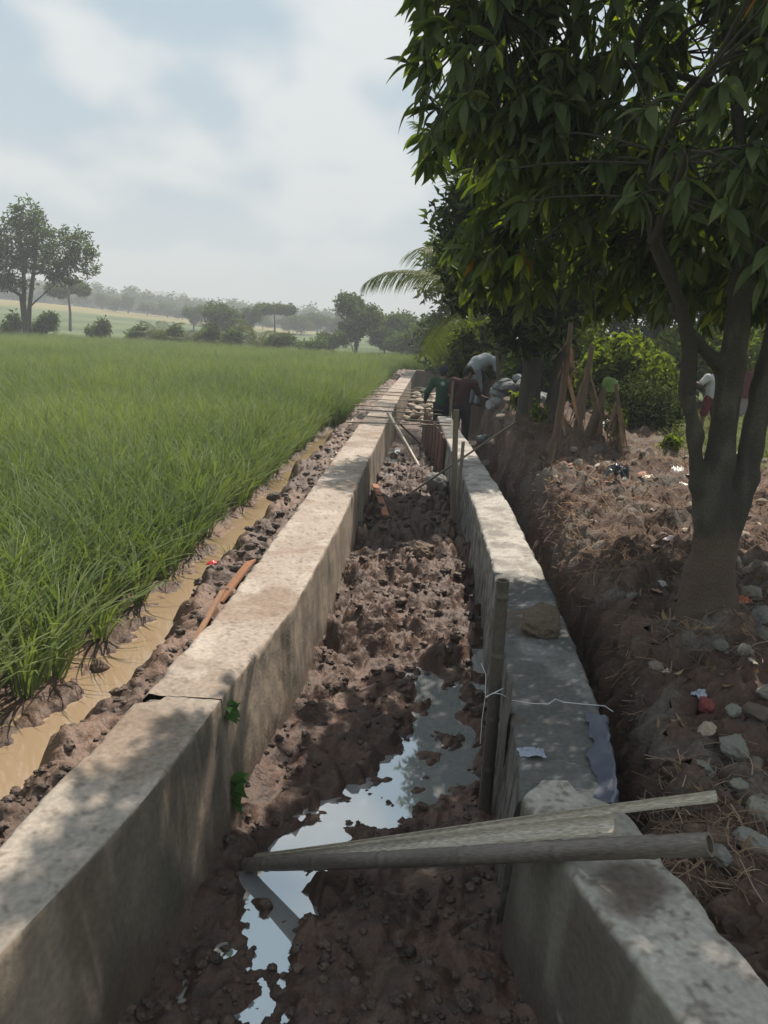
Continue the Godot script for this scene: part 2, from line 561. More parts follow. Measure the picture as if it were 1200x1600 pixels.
func wall_colour(look: int, part: int, p: Vector3, d: float, top: float) -> Color:
	var big := na.get_noise_3dv(p * 18.0 + Vector3(look * 77, 0, 0))
	var mid := na.get_noise_3dv(p * 60.0)
	var fine := nb.get_noise_3dv(p * 160.0)
	var c: Color
	if look <= 1:                                       # old, earth-stained concrete
		c = Color(0.375, 0.32, 0.28)
		if look == 0:
			c = Color(0.355, 0.32, 0.285)
		c = c.lerp(Color(0.45, 0.395, 0.35), clampf(mid * 1.3, 0, 1) * 0.8)
		c = c.lerp(Color(0.24, 0.19, 0.15), clampf(big * 1.8, 0, 1) * 0.75)
		c = c.lerp(Color(0.48, 0.43, 0.385), sstep(0.12, 0.3, na.get_noise_3dv(p * 34.0 + Vector3(0, 0, 33))) * 0.7)
		c = c.lerp(Color(0.15, 0.12, 0.095), sstep(0.52, 0.62, ns.get_noise_3dv(p * 26.0)) * 0.6)
		c = c.lerp(Color(0.22, 0.15, 0.105), sstep(0.1, 0.4, na.get_noise_3dv(p * 26.0 + Vector3(70, 8, 3))) * 0.55)
		c = c.lerp(Color(0.19, 0.16, 0.13), sstep(0.35, 0.6, fine) * 0.7)
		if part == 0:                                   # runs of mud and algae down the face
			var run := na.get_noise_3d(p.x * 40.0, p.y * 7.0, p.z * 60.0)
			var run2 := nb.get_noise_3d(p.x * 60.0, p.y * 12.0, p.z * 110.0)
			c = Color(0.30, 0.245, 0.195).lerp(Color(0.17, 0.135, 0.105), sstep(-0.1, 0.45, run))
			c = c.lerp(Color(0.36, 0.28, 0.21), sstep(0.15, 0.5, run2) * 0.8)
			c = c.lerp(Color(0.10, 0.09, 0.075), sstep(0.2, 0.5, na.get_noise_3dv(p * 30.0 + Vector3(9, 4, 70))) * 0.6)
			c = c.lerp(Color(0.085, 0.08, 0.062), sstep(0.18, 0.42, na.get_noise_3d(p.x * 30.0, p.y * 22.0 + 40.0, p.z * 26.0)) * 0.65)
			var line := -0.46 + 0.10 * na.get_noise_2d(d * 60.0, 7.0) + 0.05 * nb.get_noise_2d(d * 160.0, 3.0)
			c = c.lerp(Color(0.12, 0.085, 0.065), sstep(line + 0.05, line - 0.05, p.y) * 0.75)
	elif look == 2:                                     # pale near length on the right
		c = Color(0.42, 0.40, 0.37).lerp(Color(0.30, 0.28, 0.25), sstep(0.0, 0.5, big))
		c = c.lerp(Color(0.52, 0.50, 0.47), sstep(0.1, 0.5, mid) * 0.8)
		c = c.lerp(Color(0.16, 0.13, 0.11), sstep(0.28, 0.5, fine) * 0.75)
		c = c.lerp(Color(0.14, 0.12, 0.10), sstep(0.5, 0.62, ns.get_noise_3dv(p * 24.0)) * 0.7)
		var blot := Vector2(p.x - 0.74, p.z + 1.86).length() + 0.12 * mid
		if part == 1:
			c = c.lerp(Color(0.13, 0.10, 0.08), sstep(0.13, 0.05, blot) * 0.85)
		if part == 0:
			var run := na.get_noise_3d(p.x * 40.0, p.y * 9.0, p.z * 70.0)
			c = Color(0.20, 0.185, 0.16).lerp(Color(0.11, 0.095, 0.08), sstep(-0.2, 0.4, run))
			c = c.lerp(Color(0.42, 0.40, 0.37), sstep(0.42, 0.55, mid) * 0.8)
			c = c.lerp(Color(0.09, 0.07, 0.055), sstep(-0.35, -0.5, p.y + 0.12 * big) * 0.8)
	else:                                               # freshly plastered length: damp in patches, cement-white where dry
		var wet := sstep(4.9, 4.3, d + 1.2 * big + 0.5 * mid)
		if part == 1:
			var st := nr.get_noise_3d(p.x * 30.0, 0.0, p.z * 90.0)
			c = Color(0.33, 0.315, 0.295).lerp(Color(0.46, 0.445, 0.42), sstep(-0.2, 0.5, st))
			c = c.lerp(Color(0.19, 0.175, 0.165), sstep(0.1, 0.5, mid + 0.4 * st) * 0.75)
			var dk := Color(0.125, 0.125, 0.125).lerp(Color(0.22, 0.22, 0.22), sstep(0.0, 0.45, mid))
			dk = dk.lerp(Color(0.34, 0.33, 0.32), sstep(0.32, 0.5, fine))
			dk = dk.lerp(Color(0.13, 0.085, 0.06), sstep(0.15, 0.4, na.get_noise_3dv(p * 34.0 + Vector3(3, 60, 9))) * 0.7)
			c = c.lerp(dk, wet)
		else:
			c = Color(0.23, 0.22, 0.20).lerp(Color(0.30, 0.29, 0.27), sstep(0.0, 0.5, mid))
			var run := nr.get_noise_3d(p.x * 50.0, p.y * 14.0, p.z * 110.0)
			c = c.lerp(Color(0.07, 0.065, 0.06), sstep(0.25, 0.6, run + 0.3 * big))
			c = c.lerp(c * 0.62, wet)
	return c

# ---------- the canal bed ----------
const POOL := [[0.31, 4.48, 0.11], [0.40, 4.07, 0.13], [0.37, 3.72, 0.19], [0.27, 3.42, 0.24], [0.07, 3.18, 0.17], [-0.14, 3.0, 0.15], [-0.28, 2.75, 0.16], [-0.33, 2.53, 0.16], [-0.39, 2.3, 0.10], [-0.34, 2.12, 0.06], [-0.32, 1.9, 0.06], [-0.2, 1.3, 0.1]]
func pool(x: float, d: float) -> float:                 # metres outside the puddle's shore (negative inside)
	var best := 9.0
	for i in POOL.size() - 1:
		var a := Vector2(POOL[i][0], POOL[i][1])
		var b := Vector2(POOL[i + 1][0], POOL[i + 1][1])
		var q := Vector2(x, d) - a
		var t := clampf(q.dot(b - a) / (b - a).length_squared(), 0.0, 1.0)
		best = minf(best, (q - (b - a) * t).length() - lerpf(POOL[i][2], POOL[i + 1][2], t))
	return best
const WATER := -0.625
func churn(p: Vector3) -> float:                         # trodden, spade-turned mud: rounded lumps parted by creases, about -0.5 to 1
	var w := p + Vector3(na.get_noise_3dv(p * 90.0), 0, na.get_noise_3dv(p * 90.0 + Vector3(50, 0, 0))) * 0.06
	return 1.15 * absf(ns.get_noise_3dv(w * 2.9)) + 0.62 * absf(ns.get_noise_3dv(w * 6.7)) + 0.22 * absf(ns.get_noise_3dv(w * 15.0)) + 0.05 * ns.get_noise_3dv(w * 27.0) - 0.64
func bed_height(x: float, d: float) -> float:
	var p := Vector3(x, 0, -d)
	var h := -0.57 + 0.05 * na.get_noise_3dv(p * 14.0)
	var amp := lerpf(0.06, 0.13, sstep(3.6, 5.2, d)) * (1.0 + 0.9 * na.get_noise_3dv(p * 34.0 + Vector3(90, 0, 0))) * lerpf(1.0, 0.6, sstep(9.0, 12.0, d))
	h += amp * churn(p) + 0.09 * na.get_noise_3dv(p * 40.0) * sstep(3.5, 5.5, d)
	h += 0.10 * sstep(4.3, 6.0, d) * sstep(14.0, 8.0, d)
	var xl := along(LI, d)
	var xr := along(RI, d)
	h += 0.05 * sstep(0.16, 0.0, x - xl) * sstep(5.0, 3.0, d)
	h -= 0.08 * sstep(0.22, 0.05, xr - x) * sstep(3.5, 5.0, d)
	if d < 5.2:
		var s := pool(x, d) + 0.10 * na.get_noise_3dv(p * 70.0) + 0.07 * ns.get_noise_3dv(p * 9.0) + 0.03 * ns.get_noise_3dv(p * 21.0)
		h = lerpf(minf(h, WATER - 0.022 + 0.055 * churn(p * 1.3)), h, sstep(-0.05, 0.07, s))
	h = lerpf(h, minf(h, -0.6), sstep(13.0, 15.0, d))
	return h
func make_bed() -> void:
	var ds := steps(0.9, 33.0, 0.0048, 0.013)
	var nu := 96
	var mesh := grid(nu, ds.size(), func(i, j):
		var d: float = ds[j]
		var x := lerpf(along(LI, d) - 0.08, along(RI, d) + 0.12, float(i) / (nu - 1))
		return Vector3(x, bed_height(x, d), -d),
		func(_i, _j, p):
			var a := na.get_noise_3dv(p * 30.0)
			var f := nb.get_noise_3dv(p * 120.0)
			var c := Color(0.105, 0.056, 0.039).lerp(Color(0.165, 0.092, 0.064), sstep(-0.1, 0.5, a))
			c = c.lerp(Color(0.058, 0.034, 0.026), sstep(0.0, 0.45, f))
			c = c.lerp(Color(0.165, 0.118, 0.085), sstep(0.3, 0.55, nb.get_noise_3dv(p * 70.0 + Vector3(40, 0, 0))) * 0.7)
			return c)
	setting("canal_bed", mesh, M.mud)
	var w := grid(3, 40, func(i, j):
		var d := lerpf(1.0, 5.0, j / 39.0)
		return Vector3(lerpf(along(LI, d) - 0.05, along(RI, d) + 0.08, i / 2.0), WATER, -d),
		func(_i, _j, _p): return Color.WHITE)
	setting("water", w, M.puddle)
	# a thin wet film further on, along the foot of the old wall
	var w2 := grid(3, 20, func(i, j):
		var d := lerpf(9.6, 13.5, j / 19.0)
		return Vector3(lerpf(along(LI, d) - 0.05, along(LI, d) + 0.22, i / 2.0), -0.53, -d),
		func(_i, _j, _p): return Color.WHITE)
	setting("water", w2, M.puddle)

# ---------- left bank, ditch and paddy mud ----------
func ditch_mid(d: float) -> float:
	return lerpf(0.47, 0.56, sstep(3.0, 10.0, d)) + 0.05 * na.get_noise_2d(d * 22.0, 11.0)
func left_height(p: float, x: float, d: float) -> float:
	var q := Vector3(x, 0, -d)
	var half := 0.065 + 0.07 * na.get_noise_2d(d * 40.0, 55.0) + 0.06 * nb.get_noise_2d(d * 90.0, 15.0) + 0.05 * sstep(3.4, 2.6, d)
	half *= lerpf(1.0, 0.0, sstep(13.5, 15.0, d))
	if absf(d - 6.1) < 0.4:                              # the ditch is nearly choked here
		half *= 0.25 + 0.75 * sstep(0.05, 0.4, absf(d - 6.1))
	var away := absf(p - ditch_mid(d)) - half
	var h := -0.36 + (0.065 + 0.04 * na.get_noise_3dv(q * 30.0)) * sstep(-0.03, 0.08, away)
	if p < ditch_mid(d):
		h += lerpf(0.13, 0.17, sstep(3.0, 6.0, d)) * sstep(0.0, 0.16, away)
	h += (0.075 if p < ditch_mid(d) else 0.03) * churn(q) * sstep(-0.02, 0.08, away)
	return h
func make_left() -> void:
	var ds := steps(1.2, 34.0, 0.0055, 0.014)
	var nu := 100
	var mesh := grid(nu, ds.size(), func(i, j):
		var d: float = ds[j]
		var p := -0.07 + 1.9 * pow(float(i) / (nu - 1), 1.25)
		var x := along(LO, d) - p
		return Vector3(x, left_height(maxf(p, 0.0), x, d), -d),
		func(_i, _j, p):
			var a := na.get_noise_3dv(p * 28.0)
			var f := nb.get_noise_3dv(p * 110.0)
			var c := Color(0.115, 0.067, 0.047).lerp(Color(0.175, 0.105, 0.074), sstep(-0.1, 0.5, a))
			c = c.lerp(Color(0.075, 0.052, 0.040), sstep(0.05, 0.5, f))
			return c.lerp(Color(0.21, 0.125, 0.085), sstep(0.0, 0.3, na.get_noise_3dv(p * 16.0 + Vector3(0, 0, 60)))))
	setting("ditch_bank", mesh, M.mud)
	var w := grid(4, 60, func(i, j):
		var d := lerpf(1.3, 16.0, j / 59.0)
		return Vector3(along(LO, d) - lerpf(0.18, 0.95, i / 3.0), -0.305, -d),
		func(_i, _j, _p): return Color.WHITE)
	setting("ditch_water", w, M.ditch)
	var g := grid(40, 60, func(i, j):
		var d := lerpf(1.0, 47.0, j / 59.0)
		var x0 := along(LO, d) - 1.75 if d < 30.0 else lerpf(along(LO, 30.0) - 1.75, 14.0, sstep(31.0, 33.0, d))
		return Vector3(x0 - 48.0 * pow(i / 39.0, 1.6), -0.29, -d),
		func(_i, _j, _p): return Color(0.085, 0.075, 0.045))
	setting("paddy_mud", g, M.mud)

# ---------- right bank: trench, spoil heap and the trodden ground behind ----------
func trench(d: float) -> float:                          # width of the open trench behind the wall
	return (lerpf(0.05, 0.13, sstep(2.4, 3.4, d)) + 0.10 * sstep(4.5, 8.0, d) + 0.10 * sstep(9.0, 12.0, d) + 0.30 * sstep(13.6, 14.2, d) * sstep(17.0, 16.4, d)) * (0.15 + 0.85 * sstep(2.2, 2.6, d))
func crest(q: float, d: float) -> float:
	var h := lerpf(-0.16, 0.02, sstep(2.2, 4.0, d)) + 0.12 * sstep(4.0, 7.5, d) + 0.36 * sstep(8.0, 12.0, d) * sstep(3.4, 0.6, q)
	h -= 0.10 * sstep(2.0, 5.0, q) * sstep(5.0, 9.0, d)
	return h
func right_height(q: float, x: float, d: float) -> float:
	var p := Vector3(x, 0, -d)
	var wdt := trench(d) + 0.04 * na.get_noise_2d(d * 60.0, 71.0)
	var fl := -0.62 + 0.03 * nb.get_noise_3dv(p * 60.0)
	fl = lerpf(fl, -0.2, sstep(2.35, 2.1, d))
	var face := sstep(wdt - 0.02, wdt + lerpf(0.20, 0.30, sstep(4, 10, d)), q + 0.03 * nb.get_noise_3dv(p * 50.0))
	var h := lerpf(fl, crest(q, d), face)
	var k := face * lerpf(1.0, 0.45, sstep(3.0, 6.0, q))
	h += k * (0.13 * churn(p) + 0.07 * na.get_noise_3dv(p * 12.0) + 0.022 * nb.get_noise_3dv(p * 100.0))
	return h
func bank_y(x: float, z: float) -> float:                # ground under anything that stands on the right bank
	return right_height(x - along(RO, -z), x, -z)
func make_right() -> void:
	var ds := steps(0.9, 20.0, 0.0062, 0.015)
	var nu := 190
	var mesh := grid(nu, ds.size(), func(i, j):
		var d: float = ds[j]
		var q := -0.06 + 10.0 * pow(float(i) / (nu - 1), 2.0)
		var x := along(RO, d) + q
		var y := right_height(maxf(q, 0.0), x, d)
		if q > 0.02 and q < 0.7:                         # the cut face is ragged, with lumps standing out
			x -= (0.10 * absf(ns.get_noise_3d(x * 3.0, y * 9.0, d * 8.0)) + 0.07 * absf(ns.get_noise_3d(x * 6.0, y * 19.0, d * 17.0)) - 0.05) * sstep(0.02, 0.1, q) * sstep(0.7, 0.4, q)
		return Vector3(x, y, -d),
		func(_i, _j, p):
			var a := na.get_noise_3dv(p * 20.0)
			var f := nb.get_noise_3dv(p * 110.0)
			var c := Color(0.115, 0.068, 0.049).lerp(Color(0.20, 0.130, 0.095), sstep(-0.15, 0.45, a))
			c = c.lerp(Color(0.085, 0.058, 0.044), sstep(0.05, 0.5, f) * 0.9)
			var q: float = p.x - along(RO, -p.z)
			c = c.lerp(Color(0.20, 0.19, 0.165), sstep(0.12, 0.3, na.get_noise_3dv(p * 34.0 + Vector3(5, 0, 80))) * 0.55)   # patches of ash and spilt mortar
			c = c.lerp(Color(0.155, 0.165, 0.06), sstep(2.3, 3.6, q + a) * sstep(8.0, 10.5, -p.z + a))             # short turf behind
			return c)
	setting("earth_bank", mesh, M.earth)
	var w := grid(3, 20, func(i, j):
		var d := lerpf(2.35, 3.4, j / 19.0)
		return Vector3(along(RO, d) + lerpf(-0.02, 0.16, i / 2.0), -0.5, -d), func(_i, _j, _p): return Color.WHITE)
	setting("trench_water", w, M.puddle)

# ---------- land beyond ----------
func land(x: float, z: float) -> float:
	var d := sqrt(x * x + z * z)
	var az := x / maxf(1.0, -z)                          # towards the left the land climbs to the hills
	var up := sstep(0.02, -0.55, az) if z < 0.0 else 0.0
	var h := -0.95 + 0.62 * sstep(44.0, 47.5, -z)
	h = maxf(h, -0.95 + 1.1 * sstep(9.0, 11.5, x))
	h += up * (4.6 * sstep(60.0, 190.0, d) + 1.6 * sstep(190.0, 400.0, d))
	if d < 130.0 and d > 50.0:
		h += 0.25 * sstep(0.45, 0.55, fposmod(d * 0.055 + az * 0.6, 1.0)) * sstep(50.0, 60.0, d)
	return h
func make_land() -> void:
	var rs := [0.0]
	while rs[-1] < 2600.0:
		rs.append(rs[-1] + maxf(1.5, rs[-1] * 0.022))
	var na_ := 260
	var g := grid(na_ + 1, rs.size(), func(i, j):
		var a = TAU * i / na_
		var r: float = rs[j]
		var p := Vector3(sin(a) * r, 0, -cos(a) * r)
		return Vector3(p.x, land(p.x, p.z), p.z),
		func(_i, _j, p):
			var d: float = Vector2(p.x, p.z).length()
			var n := na.get_noise_3dv(p * 0.8)
			var az: float = p.x / maxf(1.0, -p.z)
			var c := Color(0.10, 0.16, 0.045).lerp(Color(0.14, 0.19, 0.06), sstep(-0.2, 0.4, n))
			var plot := fposmod(d * 0.055 + az * 0.6, 1.0)
			c = c.lerp(Color(0.065, 0.10, 0.035), sstep(0.42, 0.47, plot) * sstep(0.56, 0.52, plot))
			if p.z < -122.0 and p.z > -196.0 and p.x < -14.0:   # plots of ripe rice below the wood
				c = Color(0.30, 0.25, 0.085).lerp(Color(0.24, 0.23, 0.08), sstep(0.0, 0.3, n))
			return c)
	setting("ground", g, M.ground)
	# hazy hills behind the left half
	for hh in [[300.0, -0.62, -0.02, 34.0, 5], [430.0, -0.75, 0.10, 46.0, 9]]:
		var r0: float = hh[0]
		var mesh := grid(220, 14, func(i, j):
			var t = i / 219.0
			var az := lerpf(hh[1], hh[2], t)
			var k = j / 13.0
			var r = r0 + 160.0 * k
			var env := sstep(0.0, 0.10, t) * pow(1.0 - t, 0.8)
			var y: float = 2.0 + hh[3] * env * (0.65 + 0.35 * na.get_noise_2d(t * 320.0, hh[4] * 30.0)) * sin(k * PI * 0.62)
			y += 2.2 * nb.get_noise_2d(t * 900.0, k * 40.0) * env
			return Vector3(az * r, y, -r),
			func(_i, _j, p):
				return Color(0.045, 0.07, 0.035).lerp(Color(0.06, 0.085, 0.04), sstep(-0.2, 0.2, nb.get_noise_3dv(p * 0.9))))
		setting("hill", mesh, M.ground)

func lumps(p: Vector3) -> float:
	return nc.get_noise_3dv(p) + 1.0

# ---------- plants ----------
func leaf_mesh(profile: Array, fold: float, droop: float) -> ArrayMesh:   # one unit long leaf along +y, face towards +z
	var s := Shape.new()
	var pts := []
	var p := Vector3.ZERO
	var ang := 0.0
	for i in profile.size():
		var w: float = profile[i]
		pts.append([p + Vector3(-w, 0, fold * w), p, p + Vector3(w, 0, fold * w)])
		ang += droop / profile.size()
		p += Vector3(0, cos(ang), -sin(ang)) / (profile.size() - 1)
	for i in pts.size() - 1:
		for k in 2:
			var a: Array = pts[i]
			var b: Array = pts[i + 1]
			s.quad(a[k], b[k], b[k + 1], a[k + 1])
	s.smooth_from(0, 0)
	return s.done()
func turn_to(pos: Vector3, dir: Vector3, face: Vector3, sx: float, sy: float) -> Transform3D:
	var y := dir.normalized()
	var x := y.cross(face)
	if x.length() < 0.01:
		x = y.cross(Vector3(0.3, 0.2, 0.9))
	x = x.normalized()
	var z := x.cross(y)
	return Transform3D(Basis(x * sx, y * sy, z * sy), pos)
func rv() -> Vector3:
	return Vector3(rng.randfn(), rng.randfn(), rng.randfn()).normalized()
func in_lobes(lobes: Array, shell: float) -> Vector3:
	var total := 0.0
	for l in lobes:
		total += l[1].x * l[1].y + l[1].x * l[1].z
	var r := rng.randf() * total
	for l in lobes:
		r -= l[1].x * l[1].y + l[1].x * l[1].z
		if r <= 0.0:
			return l[0] + rv() * l[1] * pow(rng.randf(), shell)
	return lobes[0][0]

func curve(a: Vector3, b: Vector3, c: Vector3, n: int) -> Array:
	var r := []
	for i in n + 1:
		var t := float(i) / n
		r.append(a.lerp(b, t).lerp(b.lerp(c, t), t))
	return r
func taper(a: float, b: float, n: int) -> Array:
	var r := []
	for i in n + 1:
		r.append(lerpf(a, b, float(i) / n))
	return r
func shift(pts: Array, o: Vector3) -> Array:
	var r := []
	for p in pts:
		r.append(p - o)
	return r

func make_mango() -> void:
	var foot := on(1100, 972, 0.0)
	foot.y = bank_y(foot.x, foot.z) - 0.05
	var t := thing("mango_tree", "leafy broad tree with three dark stems from one foot on littered ground", "tree", foot)
	var dz := -foot.z
	var L := [at(1098, 860, dz), at(1090, 760, dz - 0.02), at(1086, 680, dz - 0.04), at(1073, 615, dz - 0.05), at(1078, 545, dz - 0.08), at(1062, 470, dz - 0.12), at(1020, 380, dz - 0.25)]
	var C := [at(1108, 880, dz), at(1124, 720, dz), at(1143, 570, dz + 0.05), at(1158, 450, dz + 0.1), at(1165, 330, dz + 0.2), at(1150, 150, dz + 0.35), at(1120, -60, dz + 0.5)]
	var R := [at(1125, 870, dz), at(1163, 750, dz + 0.03), at(1192, 610, dz + 0.08), at(1222, 470, dz + 0.15), at(1265, 320, dz + 0.25), at(1330, 150, dz + 0.3)]
	var bones := []
	var g := foot + Vector3(0, -0.02, 0)
	var mid := at(1104, 900, dz)
	for q in [[Vector3(-0.055, 0.05, 0), 0.10], [Vector3(0.06, 0.05, 0.02), 0.11], [Vector3(0.01, 0.05, -0.04), 0.11]]:
		bones.append([g + q[0], mid + q[0] * 0.7, q[1] + 0.015, q[1] - 0.015])
	for q in [Vector3(-0.2, -0.06, 0.05), Vector3(0.22, -0.06, 0.08), Vector3(0.05, -0.06, 0.24), Vector3(0.1, -0.08, -0.22)]:
		bones.append([g + q, g + q * 0.3 + Vector3(0, 0.16, 0), 0.03, 0.06])
	for st in [[L, 0.044, 0.026, Vector3(-0.055, 0, 0)], [C, 0.084, 0.045, Vector3(0.01, 0, 0)], [R, 0.078, 0.04, Vector3(0.05, 0, 0)]]:
		var pts: Array = [mid + st[3] * 0.7] + st[0]
		for i in mini(pts.size() - 1, 5):
			bones.append([pts[i], pts[i + 1], lerpf(st[1], st[2], i / 6.0), lerpf(st[1], st[2], (i + 1) / 6.0)])
	bones.append([C[2] + Vector3(0, -0.05, 0), at(1088, 535, dz + 0.02), 0.045, 0.032])
	bones.append([at(1088, 535, dz + 0.02), at(1050, 480, dz - 0.1), 0.032, 0.022])
	for b in bones:
		b[0] -= foot
		b[1] -= foot
	var ts := Shape.new()
	body(bones, 0.017, 0.04, ts, 0.01)
	for i in ts.c.size():
		var p := ts.v[i] + foot
		var bark := Color(0.085, 0.075, 0.062).lerp(Color(0.14, 0.125, 0.10), sstep(-0.1, 0.4, nb.get_noise_3d(p.x * 90, p.y * 25, p.z * 90)))
		# the lower trunk is coloured a redder brown up to an uneven line
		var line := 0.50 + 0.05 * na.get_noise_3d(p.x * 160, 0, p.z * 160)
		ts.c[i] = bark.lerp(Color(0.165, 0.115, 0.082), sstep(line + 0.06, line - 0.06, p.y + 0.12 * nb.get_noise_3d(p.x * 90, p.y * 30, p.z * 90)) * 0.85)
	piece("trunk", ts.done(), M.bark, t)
	# limbs and twigs
	var lobes := [[Vector3(1.95, 3.5, -4.5), Vector3(1.55, 1.75, 2.1)], [Vector3(0.80, 3.3, -4.5), Vector3(0.72, 1.2, 0.75)], [Vector3(0.82, 2.25, -4.9), Vector3(0.52, 0.6, 0.6)], [Vector3(1.0, 4.4, -4.3), Vector3(0.9, 0.8, 1.0)],
		[Vector3(3.5, 3.3, -4.7), Vector3(1.5, 1.7, 1.8)], [Vector3(1.75, 2.25, -3.5), Vector3(0.85, 0.5, 0.6)], [Vector3(1.5, 2.15, -4.6), Vector3(0.75, 0.5, 0.7)], [Vector3(2.6, 2.2, -4.6), Vector3(1.0, 0.55, 0.9)], [Vector3(2.3, 2.0, -5.4), Vector3(1.3, 0.5, 0.7)], [Vector3(3.2, 2.2, -5.2), Vector3(1.2, 0.7, 0.9)], [Vector3(3.0, 2.5, -6.2), Vector3(1.6, 0.9, 0.8)], [Vector3(1.2, 2.6, -5.8), Vector3(0.8, 0.8, 0.7)], [Vector3(0.75, 1.95, -5.4), Vector3(0.42, 0.3, 0.4)], [Vector3(0.42, 3.1, -4.3), Vector3(0.5, 1.1, 0.6)], [Vector3(0.35, 2.6, -4.4), Vector3(0.4, 0.6, 0.5)]]
	var nodes := []
	var bs := Shape.new()
	bs.col = Color(0.08, 0.07, 0.056)
	for src in [L, C, R]:
		var q: Array = src.slice(3)
		bs.tube(shift(q, foot), taper(0.045, 0.022, q.size() - 1), 7, false)
		for p in q:
			nodes.append(p)
	var forks := []
	for i in 90:
		var c := in_lobes(lobes, 0.5)
		if c.y < 1.9:
			continue
		var best: Vector3 = nodes[0]
		for n in nodes:
			if n.distance_to(c) + 0.8 * maxf(0, n.y - c.y + 0.5) < best.distance_to(c) + 0.8 * maxf(0, best.y - c.y + 0.5):
				best = n
		var m := best.lerp(c, 0.5) + Vector3(0, 0.18, 0) + rv() * 0.1
		var q := curve(best, m, c, 6)
		bs.tube(shift(q, foot), taper(0.022, 0.008, 6), 6, false)
		for p in q.slice(2):
			nodes.append(p)
			forks.append(p)
	var leaf := leaf_mesh([0.012, 0.075, 0.125, 0.135, 0.105, 0.055, 0.0], 0.35, 0.7)
	var all := []
	var tries := 0
	var tips := []
	while tips.size() < 2900 and tries < 30000:
		tries += 1
		var c := in_lobes(lobes, 0.5)
		if c.y < 1.62 + 0.2 * na.get_noise_2d(c.x * 40, c.z * 40) or c.distance_to(eye) < 1.9:
			continue
		if na.get_noise_3dv(c * 22.0) < -0.19:            # openings where the sky shows
			continue
		var sp := shown(c)
		var edge := 622.0 + 30.0 * na.get_noise_2d(sp.y * 0.5, 4.0) + maxf(0.0, sp.y - 290.0) * 0.26
		if sp.z > 0.5 and sp.x < edge:      # the crown ends here on the canal side
			continue
		tips.append(c)
	for c in tips:
		var best: Vector3 = forks[0]
		for n in forks:
			if n.distance_squared_to(c) < best.distance_squared_to(c):
				best = n
		var out: Vector3 = (c - Vector3(1.9, 3.0, -4.5)).normalized()
		if best.distance_to(c) < 1.2:
			bs.tube(shift(curve(best, best.lerp(c, 0.6) + Vector3(0, 0.05, 0), c, 3), foot), [0.008, 0.006, 0.005, 0.004], 4, false)
		var ax := (out * 0.7 + Vector3(0, -0.35, 0) + rv() * 0.5).normalized()
		var n := rng.randi_range(8, 13)
		for i in n:
			var d := (ax * rng.randf_range(0.1, 0.9) + rv() * 0.9 + Vector3(0, -0.45, 0)).normalized()
			var ln := rng.randf_range(0.10, 0.20)
			var pos: Vector3 = c - ax * rng.randf_range(-0.02, 0.09)
			var tint := Color(0.078, 0.104, 0.050).lerp(Color(0.140, 0.175, 0.078), rng.randf())
			if rng.randf() < 0.05:
				tint = Color(0.30, 0.33, 0.06)
			if rng.randf() < 0.004:
				tint = Color(0.35, 0.14, 0.02)
			all.append([turn_to(pos - foot, d, (Vector3.UP + rv() * 0.7), ln * rng.randf_range(0.85, 1.15), ln), tint, pos, ln])
	piece("branch", bs.done(), M.bark, t)
	# the 300 leaves that show largest are parts of their own, the others one mass
	var rank := []
	for i in all.size():
		var sp := shown(all[i][2])
		var inside: bool = sp.z > 0.3 and sp.x > 0 and sp.x < 1200 and sp.y > -10 and sp.y < 1600
		var size: float = all[i][3] / sp.z if inside else 0.0
		if inside and sp.x < 720.0:
			size *= 1.6
		rank.append([-size, i])
	rank.sort()
	var xf := []
	var cols := []
	var tone := []
	for k in 6:
		var m: StandardMaterial3D = M.mango.duplicate()
		tone.append(m)
	for k in rank.size():
		var a: Array = all[rank[k][1]]
		if k < 300:
			var o := piece("leaf", leaf, tone[k % 6], t)
			o.transform = a[0]
		else:
			xf.append(a[0])
			cols.append(a[1])
	for k in 6:
		tone[k].vertex_color_use_as_albedo = true
		tone[k].albedo_color = Color(0.078, 0.104, 0.050).lerp(Color(0.140, 0.175, 0.078), k / 5.0).linear_to_srgb()
	scatter("foliage", leaf, M.mango, xf, cols, t)
	print("mango leaves ", all.size())

# a broad-leaved tree or bush: trunk tubes up into lobes of leaf sprays
var spray := {}
func spray_mesh(kind: int) -> ArrayMesh:
	if spray.has(kind):
		return spray[kind]
	var g := RandomNumberGenerator.new()
	g.seed = 50 + kind
	var s := Shape.new()
	var n: int = [12, 10, 14][kind]
	for i in n:
		var d := Vector3(g.randfn(), g.randfn() * 0.8 + 0.1, g.randfn()).normalized()
		var b = Vector3(g.randfn(), g.randfn(), g.randfn()) * [0.30, 0.25, 0.42][kind]
		var f := Vector3(g.randfn() * 0.6, 1.0, g.randfn() * 0.6)
		var x := d.cross(f).normalized()
		var w: float = [0.20, 0.34, 0.10][kind]
		var l: float = [0.62, 0.7, 0.55][kind]
		var z := x.cross(d) * 0.12
		var k := g.randf_range(0.8, 1.25)
		s.col = Color(k, k * g.randf_range(0.95, 1.05), k * 0.9)
		var m = b + d * l * 0.45
		s.quad(b, m - x * w * 0.5 + z, b + d * l - z, m)
		s.quad(b, m, b + d * l - z, m + x * w * 0.5 + z)
	spray[kind] = s.done()
	return spray[kind]
